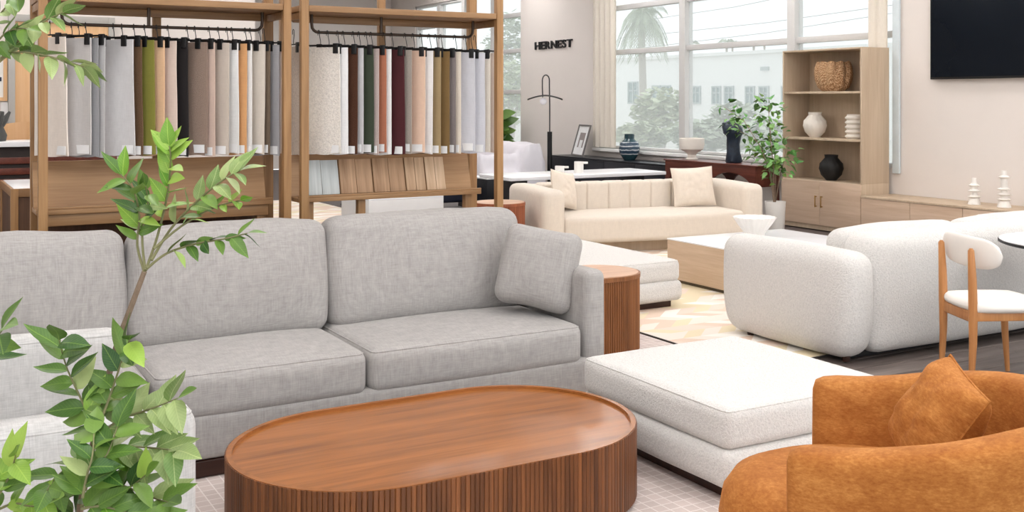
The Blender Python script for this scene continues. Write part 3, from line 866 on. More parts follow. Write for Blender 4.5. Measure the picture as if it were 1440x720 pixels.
# ------------------------------------------------------------------ beige channel back sofa with pillows
def beige_sofa():
    a, b = Vector((5.62, 9.20)), Vector((8.06, 8.76))
    d = (b - a).normalized(); rz = math.atan2(d[1], d[0]); W = (b - a).length + .10
    t = thing('channel_sofa', 'beige linen sofa with channel tufted back and two square pillows', 'sofa', (a[0], a[1], .012), rz)
    B = MAT['beige']; D = 1.1
    for x in (.12, W - .12):
        soft_part('arm', (.25, D, .60), .075, (x, D / 2, .365), (.012, .01, .01), B, t, 6, .003, 51, welt=False)
    # curved channels
    n = 8; w = (W - .5) / n
    soft_part('backrest', (W - .4, .2, .58), .06, (W / 2, D - .12, .365), (0, 0, 0), B, t, 3, 0)
    for i in range(n):
        soft_part('back_channel', (w + .006, .24, .40), .03, (.25 + w * (i + .5), D - .30, .48), (0, .008, .002), B, t, 4, 0)
    def bow(o):
        x, y, z = o
        return [x, y - .10 * (1 - (x / (W / 2 - .2)) ** 2) * max(0, -y / .35), z]
    soft_part('seat', (W - .46, .72, .27), .05, (W / 2, .38, .25), (0, 0, .012), B, t, 12, 0, 0, post=bow)
    MB().rbox(.3, W - .3, .12, D - .1, 0, .13, .004).build('recessed_base', MAT['oak_side'], t)
    M = Matrix.Translation((a[0], a[1], 0)) @ Matrix.Rotation(rz, 4, 'Z')
    p = M @ Vector((.44, .50, .40)); q = M @ Vector((W - .57, .50, .40))
    place_pillow('throw_pillow', 'soft beige square pillow resting on the arm nearest the rack post', .46, .40, .15, MAT['beige_pillow'], tuple(p), math.radians(-12), math.radians(10), rz + math.radians(38), 11)
    place_pillow('throw_pillow', 'soft beige square pillow leaning at the bookcase end of the channel sofa', .50, .44, .15, MAT['beige_pillow'], tuple(q), math.radians(-12), math.radians(-2), rz + math.radians(-6), 12)
beige_sofa()
# ------------------------------------------------------------------ oak bookcase and low cabinets
CF = 9.75                                  # cabinet front plane
CB = WX - .005
def bookcase():
    y0, y1 = 8.845, 10.14; zc, zt = .60, 2.22
    t = thing('bookcase', 'tall pale oak bookcase with open shelves above two doors', 'bookcase', (CF, y0, 0))
    D = WX - .062 - CF; W = y1 - y0; S = MAT['oak_side']; e = .022
    MB().rbox(0.02, D, 0, W, 0, zc, .002).build('base_cabinet', S, t)
    MB().rbox(0.02, D, 0, e, zc, zt, .002).build('side_panel', S, t)
    MB().rbox(0.02, D, W - e, W, zc, zt, .002).build('side_panel', S, t)
    MB().rbox(0.02, D, e, W - e, zt - e, zt, .002).build('top_panel', S, t)
    MB().rbox(D - .02, D, e, W - e, zc, zt - e, .002).build('back_panel', S, t)
    for z in (1.125, 1.70): MB().rbox(.03, D - .02, e, W - e, z - .028, z, .002).build('shelf', S, t)
    dm = MB().rbox(0, .02, 0, W / 2 - .003, .06, zc - .003, .002).mesh('door', MAT['oak'])
    for i in range(2):
        d = put('door', dm, t, (0, i * (W / 2) + .0015, 0))
        yy = W / 2 - .05 if i == 0 else .045
        h = MB().rbox(-.03, -.022, yy - .006, yy + .006, .28, .42, .002)
        h.box(-.03, 0, yy - .005, yy + .005, .285, .295); h.box(-.03, 0, yy - .005, yy + .005, .405, .415)
        h.build('handle', MAT['brass'], d)
    return [1.70, 1.125, zc]
SH = bookcase()
edges = [8.84, 8.14, 7.455, 6.765, 6.08, 5.40]
names = ['low oak cabinet butting against the tall bookcase', 'low oak cabinet second along from the tall bookcase', 'low oak cabinet third along from the tall bookcase',
         'low oak cabinet fourth along from the tall bookcase', 'low oak cabinet last in the row below the television']
for i in range(5):
    a, b = edges[i + 1], edges[i]
    t = thing('low_cabinet', names[i], 'cabinet', (CF, a, 0), 0, 'low oak cabinets under the television')
    MB().rbox(.02, CB - CF, .0015, b - a - .0015, 0, .445, .002).build('carcass', MAT['oak_side'], t)
    MB().rbox(0, .02, .003, b - a - .003, .06, .445, .002).build('door', MAT['oak'], t)
tag(MB().rbox(CF - .005, CB, edges[-1], edges[0] - .004, .447, .472, .003).build('cabinet_worktop', MAT['oak_side']), 'long pale oak top board running over the low cabinets', 'worktop')

# things on the shelves
def spot(x, c, z): p = at_x(x, 100, c); return (c, p[1], z + .001)
b = MB()
prof = [(0, 0), (.13, 0), (.19, .05), (.225, .14), (.235, .22), (.225, .30), (.20, .36), (.17, .345), (.19, .30), (.2, .2), (.15, .05), (0, .03)]
def lobes(a, z): return 1 - .13 * abs(math.sin(a * 5)) ** 3 * min(1, z / .1)
b.lathe(prof, 120, rib=lobes)
b.v = [(x, y, z + .02 * (abs(math.cos(math.atan2(y, x) * 5)) - .5) * max(0, (z - .3) / .06)) for x, y, z in b.v]
wk, nt, bs = base_mat('woven_rattan', .8, 0, .2)
wv = nt.nodes.new('ShaderNodeTexWave'); wv.wave_type = 'BANDS'; wv.bands_direction = 'DIAGONAL'; nt.links.new(coords(nt), wv.inputs['Vector'])
wv.inputs['Scale'].default_value = 22; wv.inputs['Distortion'].default_value = 7; wv.inputs['Detail'].default_value = 2; wv.inputs['Detail Scale'].default_value = 3
nt.links.new(ramp(nt, wv.outputs['Fac'], [(.1, lin((156, 112, 76))), (.6, lin((206, 162, 122))), (1, lin((226, 190, 152)))]), bs.inputs['Base Color']); bump(nt, bs, wv.outputs['Fac'], .8, .01)
tag(b.build('woven_basket', wk, None, spot(1172, 9.975, SH[0])), 'lobed woven rattan basket on the top shelf of the bookcase', 'basket')
def ribvase(name, mat, loc, label, k, R=.14, Hh=.30):
    prof = [(0, 0), (.45, 0), (.5, .04), (.85, .22), (1, .46), (.93, .66), (.62, .84), (.55, .88), (.56, .97), (.6, 1.0), (.5, .99), (.46, .86), (0, .8)]
    m = MB().lathe([(r * R, z * Hh) for r, z in prof], 96, rib=lambda a, z: 1 + (.035 * math.cos(14 * (a + k * z)) if .02 < z < Hh * .86 else 0))
    return tag(m.build(name, mat, None, loc), label, 'vase')
ribvase('ribbed_vase', MAT['ceramic_rough'], spot(1146, 9.98, SH[1]), 'round white ribbed vase on the middle shelf of the bookcase', 2, .145, .315)
ribvase('ribbed_vase', MAT['black_ceramic'], spot(1169, 9.98, SH[2]), 'round black ribbed vase on the lowest open shelf of the bookcase', 2, .145, .315)
prof = [(0, 0), (.10, 0)]
for i in range(5):
    z = .01 + i * .056; prof += [(.105, z), (.122, z + .012), (.122, z + .026), (.105, z + .038), (.10, z + .05)]
prof += [(.10, .295), (.09, .295), (.085, .02), (0, .02)]
tag(MB().lathe(prof, 48).build('ridged_vase', MAT['ceramic_rough'], None, spot(1203, 9.98, SH[1])), 'white cylinder vase with stacked ridges on the middle shelf of the bookcase', 'vase')
def candle(x, y, prof, label):
    p = at_z(x, y, .472); tag(MB().lathe(prof, 40).build('candle_holder', MAT['ceramic'], None, (10.0, at_x(x, y, 10.0)[1], .473)), label, 'candle holder')
def discs(base, rings, top):
    P = [(0, 0), (base, 0), (base * 1.0, .008), (base * .66, .07)]
    for z, r in rings: P += [(base * .5, z - .012), (r * .9, z - .006), (r, z + .002), (r * .8, z + .008), (base * .5, z + .018)]
    return P + [(base * .4, top - .05), (base * .36, top), (base * .28, top), (base * .25, top - .03), (0, top - .03)]
candle(1370, 287, discs(.066, [(.082, .066), (.145, .064), (.205, .058)], .285), 'shorter white candle holder with three disc rings')
candle(1412, 291, discs(.07, [(.082, .07), (.135, .07), (.19, .068), (.315, .06)], .385), 'taller white candle holder with disc rings')

# ------------------------------------------------------------------ television and wall sign
t = thing('television', 'large black flat screen television on the wall above the low cabinets', 'television', (WX, 5.9, 1.83))
MB().rbox(-.075, -.02, 0, 2.35, 0, 1.32, .006).build('bezel', MAT['black'], t)
MB().box(-.078, -.074, .015, 2.335, .025, 1.305).build('screen', MAT['tv'], t, smooth=False)
MB().rbox(-.022, -.001, .8, 1.5, .4, .9, .003).build('wall_bracket', MAT['black'], t)
def sign():
    L = at_x(753.5, 69, WX); R = at_x(806, 66, WX)
    t = thing('wall_sign', 'black raised letters reading HERNEST on the wall', 'sign', (WX, L[1], 2.535))
    wid = L[1] - R[1]; hh = .145
    gl = []
    for ch in 'HERNEST':
        cu = bpy.data.curves.new('letter', 'FONT'); cu.body = ch; cu.size = 1; cu.extrude = .1; cu.offset = .018
        ob = bpy.data.objects.new('tmp', cu); COL.objects.link(ob); bpy.context.view_layer.update()
        me = bpy.data.meshes.new_from_object(ob.evaluated_get(bpy.context.evaluated_depsgraph_get()))
        bpy.data.objects.remove(ob); me.name = 'letter'
        xs = [v.co.x for v in me.vertices]; gl.append((me, min(xs), max(xs)))
    gap = .1; tot = sum(b - a for _, a, b in gl) + gap * 6; k = wid / tot; x = 0
    for me, a, b in gl:
        for v in me.vertices:
            v.co = ((-.006 - (v.co.z + .1) * .12), -(x + (v.co.x - a)) * k, v.co.y * hh / .73)
        x += b - a + gap; me.materials.clear(); me.materials.append(MAT['black'])
        bm = bmesh.new(); bm.from_mesh(me); bmesh.ops.recalc_face_normals(bm, faces=bm.faces); bm.to_mesh(me); bm.free()
        put('letter', me, t)
sign()

# ------------------------------------------------------------------ along the window wall
def sideboard():
    y0, y1 = 12.5, 15.85; X = 9.80
    t = thing('sideboard', 'long black lacquered sideboard under the palm tree window', 'sideboard', (X, y0, 0))
    MB().rbox(0, .47, 0, y1 - y0, .10, .615, .006).build('body', MAT['blackwood'], t)
    MB().rbox(-.01, .475, -.01, y1 - y0 + .01, .615, .635, .004).build('top_board', MAT['blackwood'], t)
    for i in range(4):
        MB().rbox(-.012, 0, i * .84 + .004, i * .84 + .83, .12, .60, .003).build('door', MAT['blackwood'], t)
    for y in (.15, y1 - y0 - .15): MB().rbox(.05, .4, y - .03, y + .03, 0, .10, .004).build('foot', MAT['black'], t)
sideboard()
def picture():
    p = at_x(815, 220.5, 10.02)
    t = thing('picture_frame', 'framed abstract print leaning on the black sideboard', 'picture', (9.98, p[1], .637), 0)
    t.rotation_euler = (0, math.radians(16), math.radians(-14))
    w, h = .58, .55
    f = MB(); M = Matrix(((0, 0, -1, 0), (1, 0, 0, -w / 2), (0, 1, 0, 0), (0, 0, 0, 1)))
    f.ring([(0, 0), (w, 0), (w, h), (0, h)], [(.025, .025), (w - .025, .025), (w - .025, h - .025), (.025, h - .025)], 0, .025, M)
    f.build('frame', plain('grey_frame', (110, 106, 104), .5), t, smooth=False)
    MB().box(-.008, .0, -w / 2 + .02, w / 2 - .02, .02, h - .02).build('mat_board', MAT['tagpaper'], t, smooth=False)
    MB().box(-.0105, -.008, -.14, .13, .15, .41).build('print', plain('taupe_print', (150, 140, 138), .8), t, smooth=False)
    MB().box(-.012, -.0105, -.08, .06, .15, .28).build('print_shape', MAT['tagpaper'], t, smooth=False)
picture()
def striped_vase():
    p = at_x(885, 228, 10.03)
    prof = [(0, 0), (.085, 0), (.10, .02), (.15, .10), (.168, .18), (.15, .27), (.09, .325), (.078, .34), (.078, .41), (.085, .415), (.07, .415), (.065, .33), (0, .3)]
    m, nt, b = base_mat('blue_striped_glaze', .25, 0, .5)
    tc = nt.nodes.new('ShaderNodeTexCoord'); sp = nt.nodes.new('ShaderNodeSeparateXYZ'); nt.links.new(tc.outputs['Object'], sp.inputs[0])
    f = math_(nt, 'FRACT', math_(nt, 'ADD', math_(nt, 'MULTIPLY', sp.outputs['Z'], 16), math_(nt, 'MULTIPLY', noise(nt, coords(nt), 12, 2), .5)), 0)
    r = nt.nodes.new('ShaderNodeValToRGB'); r.color_ramp.interpolation = 'LINEAR'; nt.links.new(f, r.inputs['Fac'])
    e = r.color_ramp.elements; e[0].position = .68; e[0].color = (*lin((46, 66, 84)), 1); e[1].position = .8; e[1].color = (*lin((196, 200, 204)), 1)
    mx = nt.nodes.new('ShaderNodeMixRGB'); mx.inputs[1].default_value = (*lin((36, 66, 74)), 1)
    k = math_(nt, 'LESS_THAN', math_(nt, 'ABSOLUTE', math_(nt, 'SUBTRACT', sp.outputs['Z'], .19), 0), .10)
    nt.links.new(k, mx.inputs[0]); nt.links.new(r.outputs['Color'], mx.inputs[2]); nt.links.new(mx.outputs[0], b.inputs['Base Color'])
    tag(MB().lathe(prof, 40).build('striped_vase', m, None, (10.03, p[1], .637)), 'dark blue vase with white stripes on the black sideboard', 'vase')
striped_vase()
def console():
    y0, y1, X = 10.52, 12.42, 9.66
    t = thing('console_table', 'dark mahogany console table with arched apron below the window', 'console table', (X, y0, 0))
    L = y1 - y0; D = .42; h = .735
    MB().rbox(-.01, D, -.03, L + .03, h - .022, h, .004).build('table_top', MAT['mahogany'], t)
    for k, x in enumerate((.0, D - .03)):
        poly = [(0, .0), (.07, 0), (.075, .45)]
        n = 14; a0, a1 = .075, L / 2 - .04
        def arch(c0, c1):
            return [(c0 + (c1 - c0) * i / n, .45 + .17 * math.sin(math.pi * i / n) ** .6) for i in range(1, n)]
        poly += arch(a0, a1) + [(L / 2 - .04, .0 + .45), (L / 2 - .035, 0), (L / 2 + .035, 0), (L / 2 + .04, .45)] + arch(L / 2 + .04, L - .075) + [(L - .075, .45), (L - .07, 0), (L, 0), (L, h - .022), (0, h - .022)]
        MB().prism(poly, 0, .03, Matrix(((0, 0, 1, x), (1, 0, 0, 0), (0, 1, 0, 0), (0, 0, 0, 1)))).build('arched_apron', MAT['mahogany'], t, smooth=False)
    for y in (.0, L - .03): MB().rbox(.03, D - .03, y, y + .03, .45, h - .022, .003).build('side_rail', MAT['mahogany'], t)
    p = at_x(976, 221, 9.9)
    prof = [(0, 0), (.085, 0), (.09, .01), (.065, .03), (.06, .07), (.085, .10), (.165, .15), (.18, .22), (.178, .305), (.165, .31), (.165, .2), (.1, .14), (0, .12)]
    tag(MB().lathe(prof, 48).build('pedestal_bowl', MAT['ceramic_rough'], None, (9.86, p[1], h + .001)), 'white pedestal bowl on the mahogany console table', 'bowl')
    p = at_x(1033, 228, 9.88)
    s = MB().lathe([(0, 0), (.10, 0), (.115, .02), (.10, .15), (.09, .26), (.10, .36), (.13, .40), (.14, .47), (.11, .54), (.05, .57), (0, .575)], 28)
    s.v = [tuple(Vector(q) + mnoise.noise_vector(Vector(q) * 9) * .02 * min(1, q[2] / .03) + Vector((0, .05 * max(0, q[2] - .35) / .2, 0))) for q in s.v]
    tag(s.build('stone_sculpture', plain('dark_blue_stone', (30, 40, 54), .45, var=.35, vscale=20, bmp=.6, bscale=40), None, (9.86, p[1], h + .001)), 'dark blue lumpy stone sculpture on the mahogany console behind the sapling', 'sculpture')
console()
def white_table():
    t = thing('long_table', 'low white slab table behind the beige sofa', 'table', (6.60, 11.60, 0))
    MB().rbox(0, 2.44, 0, .85, .575, .62, .006).build('table_top', MAT['stone'], t)
    for x in (.25, 2.1): MB().rbox(x, x + .08, .15, .70, 0, .575, .004).build('leg', MAT['blackwood'], t)
    for i, (x, y, h, lab) in enumerate(((787, 239, .10, 'shorter white ceramic mug with a flat handle on the slab table'), (814, 239, .15, 'taller white ceramic mug with a flat handle on the slab table'))):
        p = at_y(x, y, 11.95)
        c = thing('mug', lab, 'mug', (p[0], 11.95, .621), -YAW)
        MB().lathe([(0, 0), (.06, 0), (.062, .01), (.062, h), (.054, h), (.054, .015), (0, .012)], 28).build('cup', MAT['ceramic'], c)
        MB().rbox(.05, .12, -.02, .02, h - .03, h - .002, .006).build('handle', MAT['ceramic'], c)
white_table()
def floor_lamp():
    p = at_x(773, 240, 9.6)
    t = thing('floor_lamp', 'tall dark floor lamp with arched stem and leaf shaped shade', 'lamp', (9.6, p[1], 0), -YAW)
    m = MAT['lampmetal']
    MB().lathe([(0, 0), (.16, 0), (.16, .02), (0, .025)], 32).build('base', m, t)
    MB().tube([(0, 0, .02), (0, 0, 1.05)], .042, 14).build('lower_pole', MAT['black'], t)
    pts = [(0, 0, 1.03), (0, 0, 1.5), (-.005, 0, 1.85)]
    for i in range(9):
        a = math.pi * i / 8; pts.append((-.065 + .06 * math.cos(a), 0, 1.93 + .09 * math.sin(a)))
    pts += [(-.125, 0, 1.8), (-.12, 0, 1.64)]
    MB().tube(pts, .011, 8).build('stem', m, t)
    sh = MB()
    def leafp(th):
        def fn(u, v):
            a = -1 + 2 * u; b = -1 + 2 * v; wv = .13 * max(0, 1 - a * a) ** .6 + .003
            return (-.08 + a * .30, b * wv, 1.655 - .07 * abs(a) ** 1.7 + .02 * b * b + th)
        return fn
    sh.grid(leafp(0), 20, 6); sh.grid(leafp(.006), 20, 6); sh.build('shade', m, t)
    MB().lathe([(0, -.06)] + [(.06 * math.sin(math.pi * k / 10), -.06 * math.cos(math.pi * k / 10)) for k in range(1, 10)] + [(0, .06)], 20, (-.11, 0, 1.57)).build('bulb', emit('lamp_globe', (240, 236, 240), .15), t)
floor_lamp()

def leaf_mesh(L, W, mat, fold=.25, curl=.18, n=8):
    mb = MB(); vs = []; fs = []
    for i in range(n + 1):
        s = i / n
        w = W / 2 * (s ** .65) * (1 - s) ** 1.15 / .318 if 0 < s < 1 else 0.0004
        z = -curl * L * s * s + .02 * L * math.sin(s * 6)
        for b in (-1, -.5, 0, .5, 1): vs.append((w * b, L * s, z + abs(b) * w * fold))
    for i in range(n):
        for j in range(4): fs.append((i * 5 + j, i * 5 + j + 1, i * 5 + j + 6, i * 5 + j + 5))
    mb.add(vs, fs)
    return mb.mesh('leaf', mat, angle=80)
def put_leaf(me, parent, pos, direction, up, scale=1.0, plocal=None):
    """leaf with base at pos, pointing along direction, upper face towards up"""
    d = Vector(direction).normalized(); u = Vector(up); x = d.cross(u)
    if x.length < 1e-5: x = d.orthogonal()
    x.normalize(); z = x.cross(d)
    o = bpy.data.objects.new('leaf', me); COL.objects.link(o); o.parent = parent
    M = Matrix((x, d, z)).transposed().to_4x4()
    o.matrix_local = Matrix.Translation(Vector(pos) - (plocal or Vector((0, 0, 0)))) @ M @ Matrix.Scale(scale, 4)
    return o
def sapling():
    p = at_x(1090, 300, 9.15); base = Vector((9.15, 9.62, 0))
    t = thing('potted_sapling', 'leafy sapling in a tall white pot beside the bookcase', 'potted plant', tuple(base))
    MB().lathe([(0, 0), (.10, 0), (.105, .01), (.125, .37), (.115, .37), (.10, .32), (0, .32)], 32).build('pot', MAT['ceramic'], t)
    MB().lathe([(0, .33), (.113, .33)], 20).build('soil', MAT['soil'], t)
    rnd = random.Random(5); lm = [leaf_mesh(.085, .058, MAT['leaf_d'], n=4), leaf_mesh(.085, .058, MAT['leaf_a'], n=4)]
    tip = lambda x, y: at_x(x, y, 9.15) - base
    stems = [[(1089, 285), (1087, 240), (1078, 205), (1060, 170), (1036, 150)], [(1090, 285), (1090, 235), (1088, 195), (1088, 162), (1092, 150)],
             [(1088, 285), (1084, 235), (1066, 200), (1042, 185), (1030, 170)], [(1091, 285), (1094, 250), (1098, 225), (1099, 205)], [(1088, 285), (1086, 245), (1080, 215), (1070, 190), (1062, 150), (1048, 140)]]
    cnt = 0
    for si, s in enumerate(stems):
        dx = (si - 2) * .10
        P = [tip(x, y) + Vector((dx * i / 3 * .8, 0, 0)) for i, (x, y) in enumerate(s)]
        P[0] = Vector((.01 * si - .02, .005 * si, .33))
        br = MB().tube(P, [.008 - .0013 * i for i in range(len(P))], 6).build('stem', MAT['bark'], t)
        for k in range(58):
            f = rnd.uniform(.25, 1.0) * (len(P) - 1); i = min(len(P) - 2, int(f)); q = P[i].lerp(P[i + 1], f - i)
            off = Vector((rnd.gauss(0, .07), rnd.gauss(0, .07), rnd.gauss(0, .05)))
            d = off + Vector((rnd.gauss(0, .05), rnd.gauss(0, .05), rnd.gauss(0, .04)))
            put_leaf(lm[cnt % 3 == 0], br, q + off, d, (rnd.gauss(0, .4), rnd.gauss(0, .4), 1), rnd.uniform(.8, 1.35)); cnt += 1
sapling()
def fiddle():
    base = Vector((9.8, 17.6, 0)); t = thing('fiddle_leaf_plant', 'broad leaved green houseplant by the window behind the draped sofa', 'potted plant', tuple(base))
    MB().lathe([(0, 0), (.15, 0), (.2, .4), (.185, .4), (.17, .35), (0, .35)], 28).build('pot', MAT['pot'], t)
    MB().tube([(0, 0, .35), (.01, .02, .8), (-.01, 0, 1.3)], [.02, .016, .01], 8).build('stem', MAT['bark'], t)
    me = leaf_mesh(.34, .24, MAT['leaf_a'], .15, .3); rnd = random.Random(2)
    for k in range(26):
        z = .62 + .7 * k / 25; a = k * 2.4
        put_leaf(me, t, (0, 0, z), (math.cos(a), math.sin(a), rnd.uniform(.0, .6)), (-.6, -.8, .7), rnd.uniform(.75, 1.1))
fiddle()
def draped_sofa():
    t = thing('draped_sofa', 'sofa covered with a crumpled pale lavender dust sheet by the window', 'sofa', (8.25, 15.35, 0))
    def h(x, y):      # local: x across (depth), y along the wall
        back = .86 / (1 + math.exp(-(x - .62) / .045)); seat = .40
        arm = .70 * max(math.exp(-((y - .16) / .17) ** 4), math.exp(-((y - 2.5) / .17) ** 4))
        return max(seat, back, arm)
    n1, n2 = 34, 60; mb = MB(); rnd = Vector((3, 5, 7))
    def fn(u, v):
        x = -.12 + 1.24 * u; y = -.15 + 3.0 * v
        e = min(u / .07, (1 - u) / .07, v / .03, (1 - v) / .03, 1)
        z = h(min(max(x, .02), 1.0), min(max(y, .02), 2.68))
        w = mnoise.noise(Vector((x * 3.1, y * 3.1, 1))) * .03 + math.sin(x * 16 + y * 11 + 4 * mnoise.noise(Vector((x * 2, y * 2, 4)))) * .010
        return (x, y, max(.02, (z + w) * max(0, e) ** .5 if e < 1 else z + w))
    mb.grid(fn, n1, n2); mb.build('dust_sheet', MAT['lavender'], t, angle=80)
    f = MB(); f.rbox(.03, .97, .03, 2.65, .08, .36, .03); f.build('sofa_body', MAT['beige'], t)
    for x in (.1, .9):
        for y in (.1, 2.55): MB().lathe([(.02, 0), (.03, .08)], 10).build('foot', MAT['black'], t, (x, y, 0))
draped_sofa()
t = thing('cube_table', 'small black cube table with a white top near the draped sofa', 'side table', (7.15, 13.25, 0))
MB().rbox(0, .62, 0, .55, 0, .47, .008).build('body', MAT['blackwood'], t)
MB().rbox(-.01, .63, -.01, .56, .47, .49, .004).build('table_top', MAT['stone'], t)
t = thing('dark_filler', 'low navy block filling the dark region beyond the sample ledge', 'dark_filler', (6.0, 13.9, 0))
MB().soft((1.35, .5, .26), .05, (.72, .25, .23), (0, 0, .01), 4).build('cushion', plain('navy_shade_fill', (30, 34, 50), .8), t)  # block put in for the dark, shadowed region by the draped sofa
for x in (.15, 1.25): MB().rbox(x, x + .06, .05, .45, 0, .10, .004).build('leg', MAT['black'], t)
t = thing('display_plinth', 'low white display plinth standing behind the sample ledge', 'plinth', (4.72, 11.65, 0))
MB().rbox(0, .97, 0, .9, .0, .42, .006).build('box', MAT['white'], t)
MB().rbox(.0, .97, 0, .9, .421, .432, .003).build('top_sheet', MAT['stone'], t)
p = at_z(497, 288, 0)
t = thing('pedestal_table', 'black pedestal table whose flared foot shows below the sample ledge', 'table', (p[0], p[1], .006))
MB().lathe([(0, 0), (.20, 0), (.19, .02), (.06, .05), (.04, .10), (.04, .70), (0, .70)], 28).build('pedestal', MAT['black'], t)
MB().lathe([(0, .70), (.36, .70), (.36, .73), (0, .73)], 40).build('table_top', MAT['blackwood'], t)
# ------------------------------------------------------------------ fabric rack: two oak units
RY0, RY1 = 5.65, 6.06          # front and back of the units
def rack(x0, x1, label, closed):
    t = thing('display_rack', label, 'display rack', (x0, RY0, 0))
    W = x1 - x0; D = RY1 - RY0; P = .043
    for x in (0, W - P):
        MB().rbox(x, x + P, 0, P, 0, 2.5, .003).build('post', MAT['rack'], t)
        MB().rbox(x - .0, x + .055, D - .045, D, 0, 2.5, .003).build('post', MAT['rack'], t)
    xm = W * .5
    MB().rbox(xm - .022, xm + .022, D - .035, D, 1.0, 2.5, .003).build('post', MAT['rack'], t)
    MB().rbox(.0, W, .044, D - .046, 2.086, 2.12, .003).build('top_shelf', MAT['rack_h'], t)
    MB().rbox(P + .001, W - P - .001, .004, .043, 2.086, 2.12, .003).build('front_rail', MAT['rack_h'], t)
    MB().rbox(.056, W - .056, D - .10, D - .075, 1.985 + .06, 2.085, .003).build('back_rail', MAT['rack_h'], t)
    for x in (.006, W - .028):
        MB().rbox(x, x + .022, P + .001, D - .046, 2.045, 2.085, .003).build('side_rail', MAT['rack_h'], t)
    # hanging rail with dropper brackets
    r = .0085; yr = 5.86 - RY0; zr = 1.985
    def crv(s, xe):
        return [(xe, yr, 2.086), (xe, yr, zr + .05)] + [(xe + s * .04 * (1 - math.cos(a)), yr, zr + .04 - .04 * math.sin(a)) for a in (.4, .8, 1.2, 1.5708)]
    path = crv(1, .13) + crv(-1, W - .10)[::-1]
    ra = MB().tube(path, r, 10).build('hanging_rail', MAT['bronze'], t)
    MB().tube([(W * .44, yr, 2.086), (W * .44, yr, zr + r)], r * 1.1, 8).build('bracket', MAT['bronze'], ra)
    # sloped sample board with ledge, apron and legs
    zl = 1.045; y0 = 5.795 - RY0; a, b = (.005, W - .06) if closed else (.03, W - .075)
    MB().rbox(a, b, y0, D - .048, zl - .025, zl, .003).build('ledge', MAT['rack_h'], t)
    MB().rbox(a, b, y0, y0 + .012, zl, zl + .012, .002).build('ledge_lip', MAT['rack_h'], t)
    bd = MB().add([(a, D - .13, zl + .001), (b, D - .13, zl + .001), (b, D - .07, zl + .235), (a, D - .07, zl + .235),
                   (a, D - .11, zl + .001), (b, D - .11, zl + .001), (b, D - .05, zl + .235), (a, D - .05, zl + .235)],
                  [(0, 1, 2, 3), (7, 6, 5, 4), (0, 4, 5, 1), (3, 2, 6, 7), (1, 5, 6, 2), (0, 3, 7, 4)])
    bd.build('sample_board', MAT['rack_panel'], t, smooth=False)
    if closed:
        MB().rbox(a + .02, b - .02, y0 + .02, y0 + .045, zl - .085, zl - .026, .003).build('apron', MAT['rack_h'], t)
        MB().rbox(.056, W - .056, D - .03, D - .012, .0, zl - .03, .002).build('back_panel', MAT['rack_dark'], t)  # backing whose dark wood holds the black shadow under the ledge
    for x in ((.50, W - .14) if closed else (.085, .40, W - .17)):
        MB().rbox(x, x + .045, y0 + .03, y0 + .075, 0, zl - .026, .003).build('leg', MAT['rack'], t)
    return t
rack(.57, 1.838, 'oak fabric rack unit with a closed back below its ledge', True)
rack(1.895, 3.163, 'oak fabric rack unit with wood flooring samples on its ledge', False)

# wood flooring samples standing on the right unit's board
samples = [('pale grey washed', (170, 178, 178), (214, 219, 219), 2.005, .215), ('warm brown', (142, 108, 78), (198, 162, 128), 2.225, .205),
           ('mid brown', (140, 106, 76), (194, 158, 124), 2.435, .205), ('honey brown', (160, 128, 96), (210, 178, 146), 2.645, .13), ('pale honey', (182, 150, 118), (222, 194, 164), 2.78, .13)]
for i, (nm, d, l, x, w) in enumerate(samples):
    zl = 1.047; D = RY1
    c = D - .13 - .008
    m = wood('sample_' + nm.replace(' ', '_'), d, l, 2, .5, .8, contrast=.12)
    t = thing('floor_sample', nm + ' wood flooring sample standing on the rack ledge', 'wood sample', (x, c, zl), 0, 'wood flooring samples on the ledge')
    t.rotation_euler = (-math.atan2(.06, .234), 0, 0)
    pm = MB().rbox(0, w / 2 - .002, -.006, 0, 0, .205, .0015)
    put('board', pm.mesh('board', m), t)
    put('board', MB().rbox(w / 2, w - .003, -.006, 0, 0, .203, .0015).mesh('board', m), t)

# swatches: (left px, right px, colour words, rgb, kind)
SW_L = [(76, 92, 'ivory linen', (226, 216, 206)), (93, 128, 'pale grey linen', (196, 192, 190)), (128, 138, 'cool grey', (150, 150, 152)), (139, 148, 'frayed light grey', (186, 184, 184)),
        (150, 187, 'wide silver grey', (206, 204, 204)), (181, 199, 'chestnut velvet', (110, 82, 56)), (199, 216, 'olive green', (128, 126, 56)), (216, 231, 'sandy peach', (222, 184, 148)),
        (231, 248, 'rose beige', (214, 196, 184)), (248, 264, 'black', (34, 30, 30)), (264, 291, 'taupe tweed', (156, 134, 120)), (291, 302, 'dusty pink', (206, 182, 168)),
        (303, 322, 'greige', (200, 188, 176)), (322, 335, 'chalk white', (232, 232, 230)), (335, 347, 'camel', (214, 162, 112)), (347, 354, 'snow white', (236, 236, 234)),
        (354, 373, 'oatmeal', (216, 206, 194)), (373, 380, 'dark taupe', (116, 100, 84)), (380, 393, 'heather grey', (164, 162, 164)), (394, 399, 'pale peach', (226, 206, 192))]
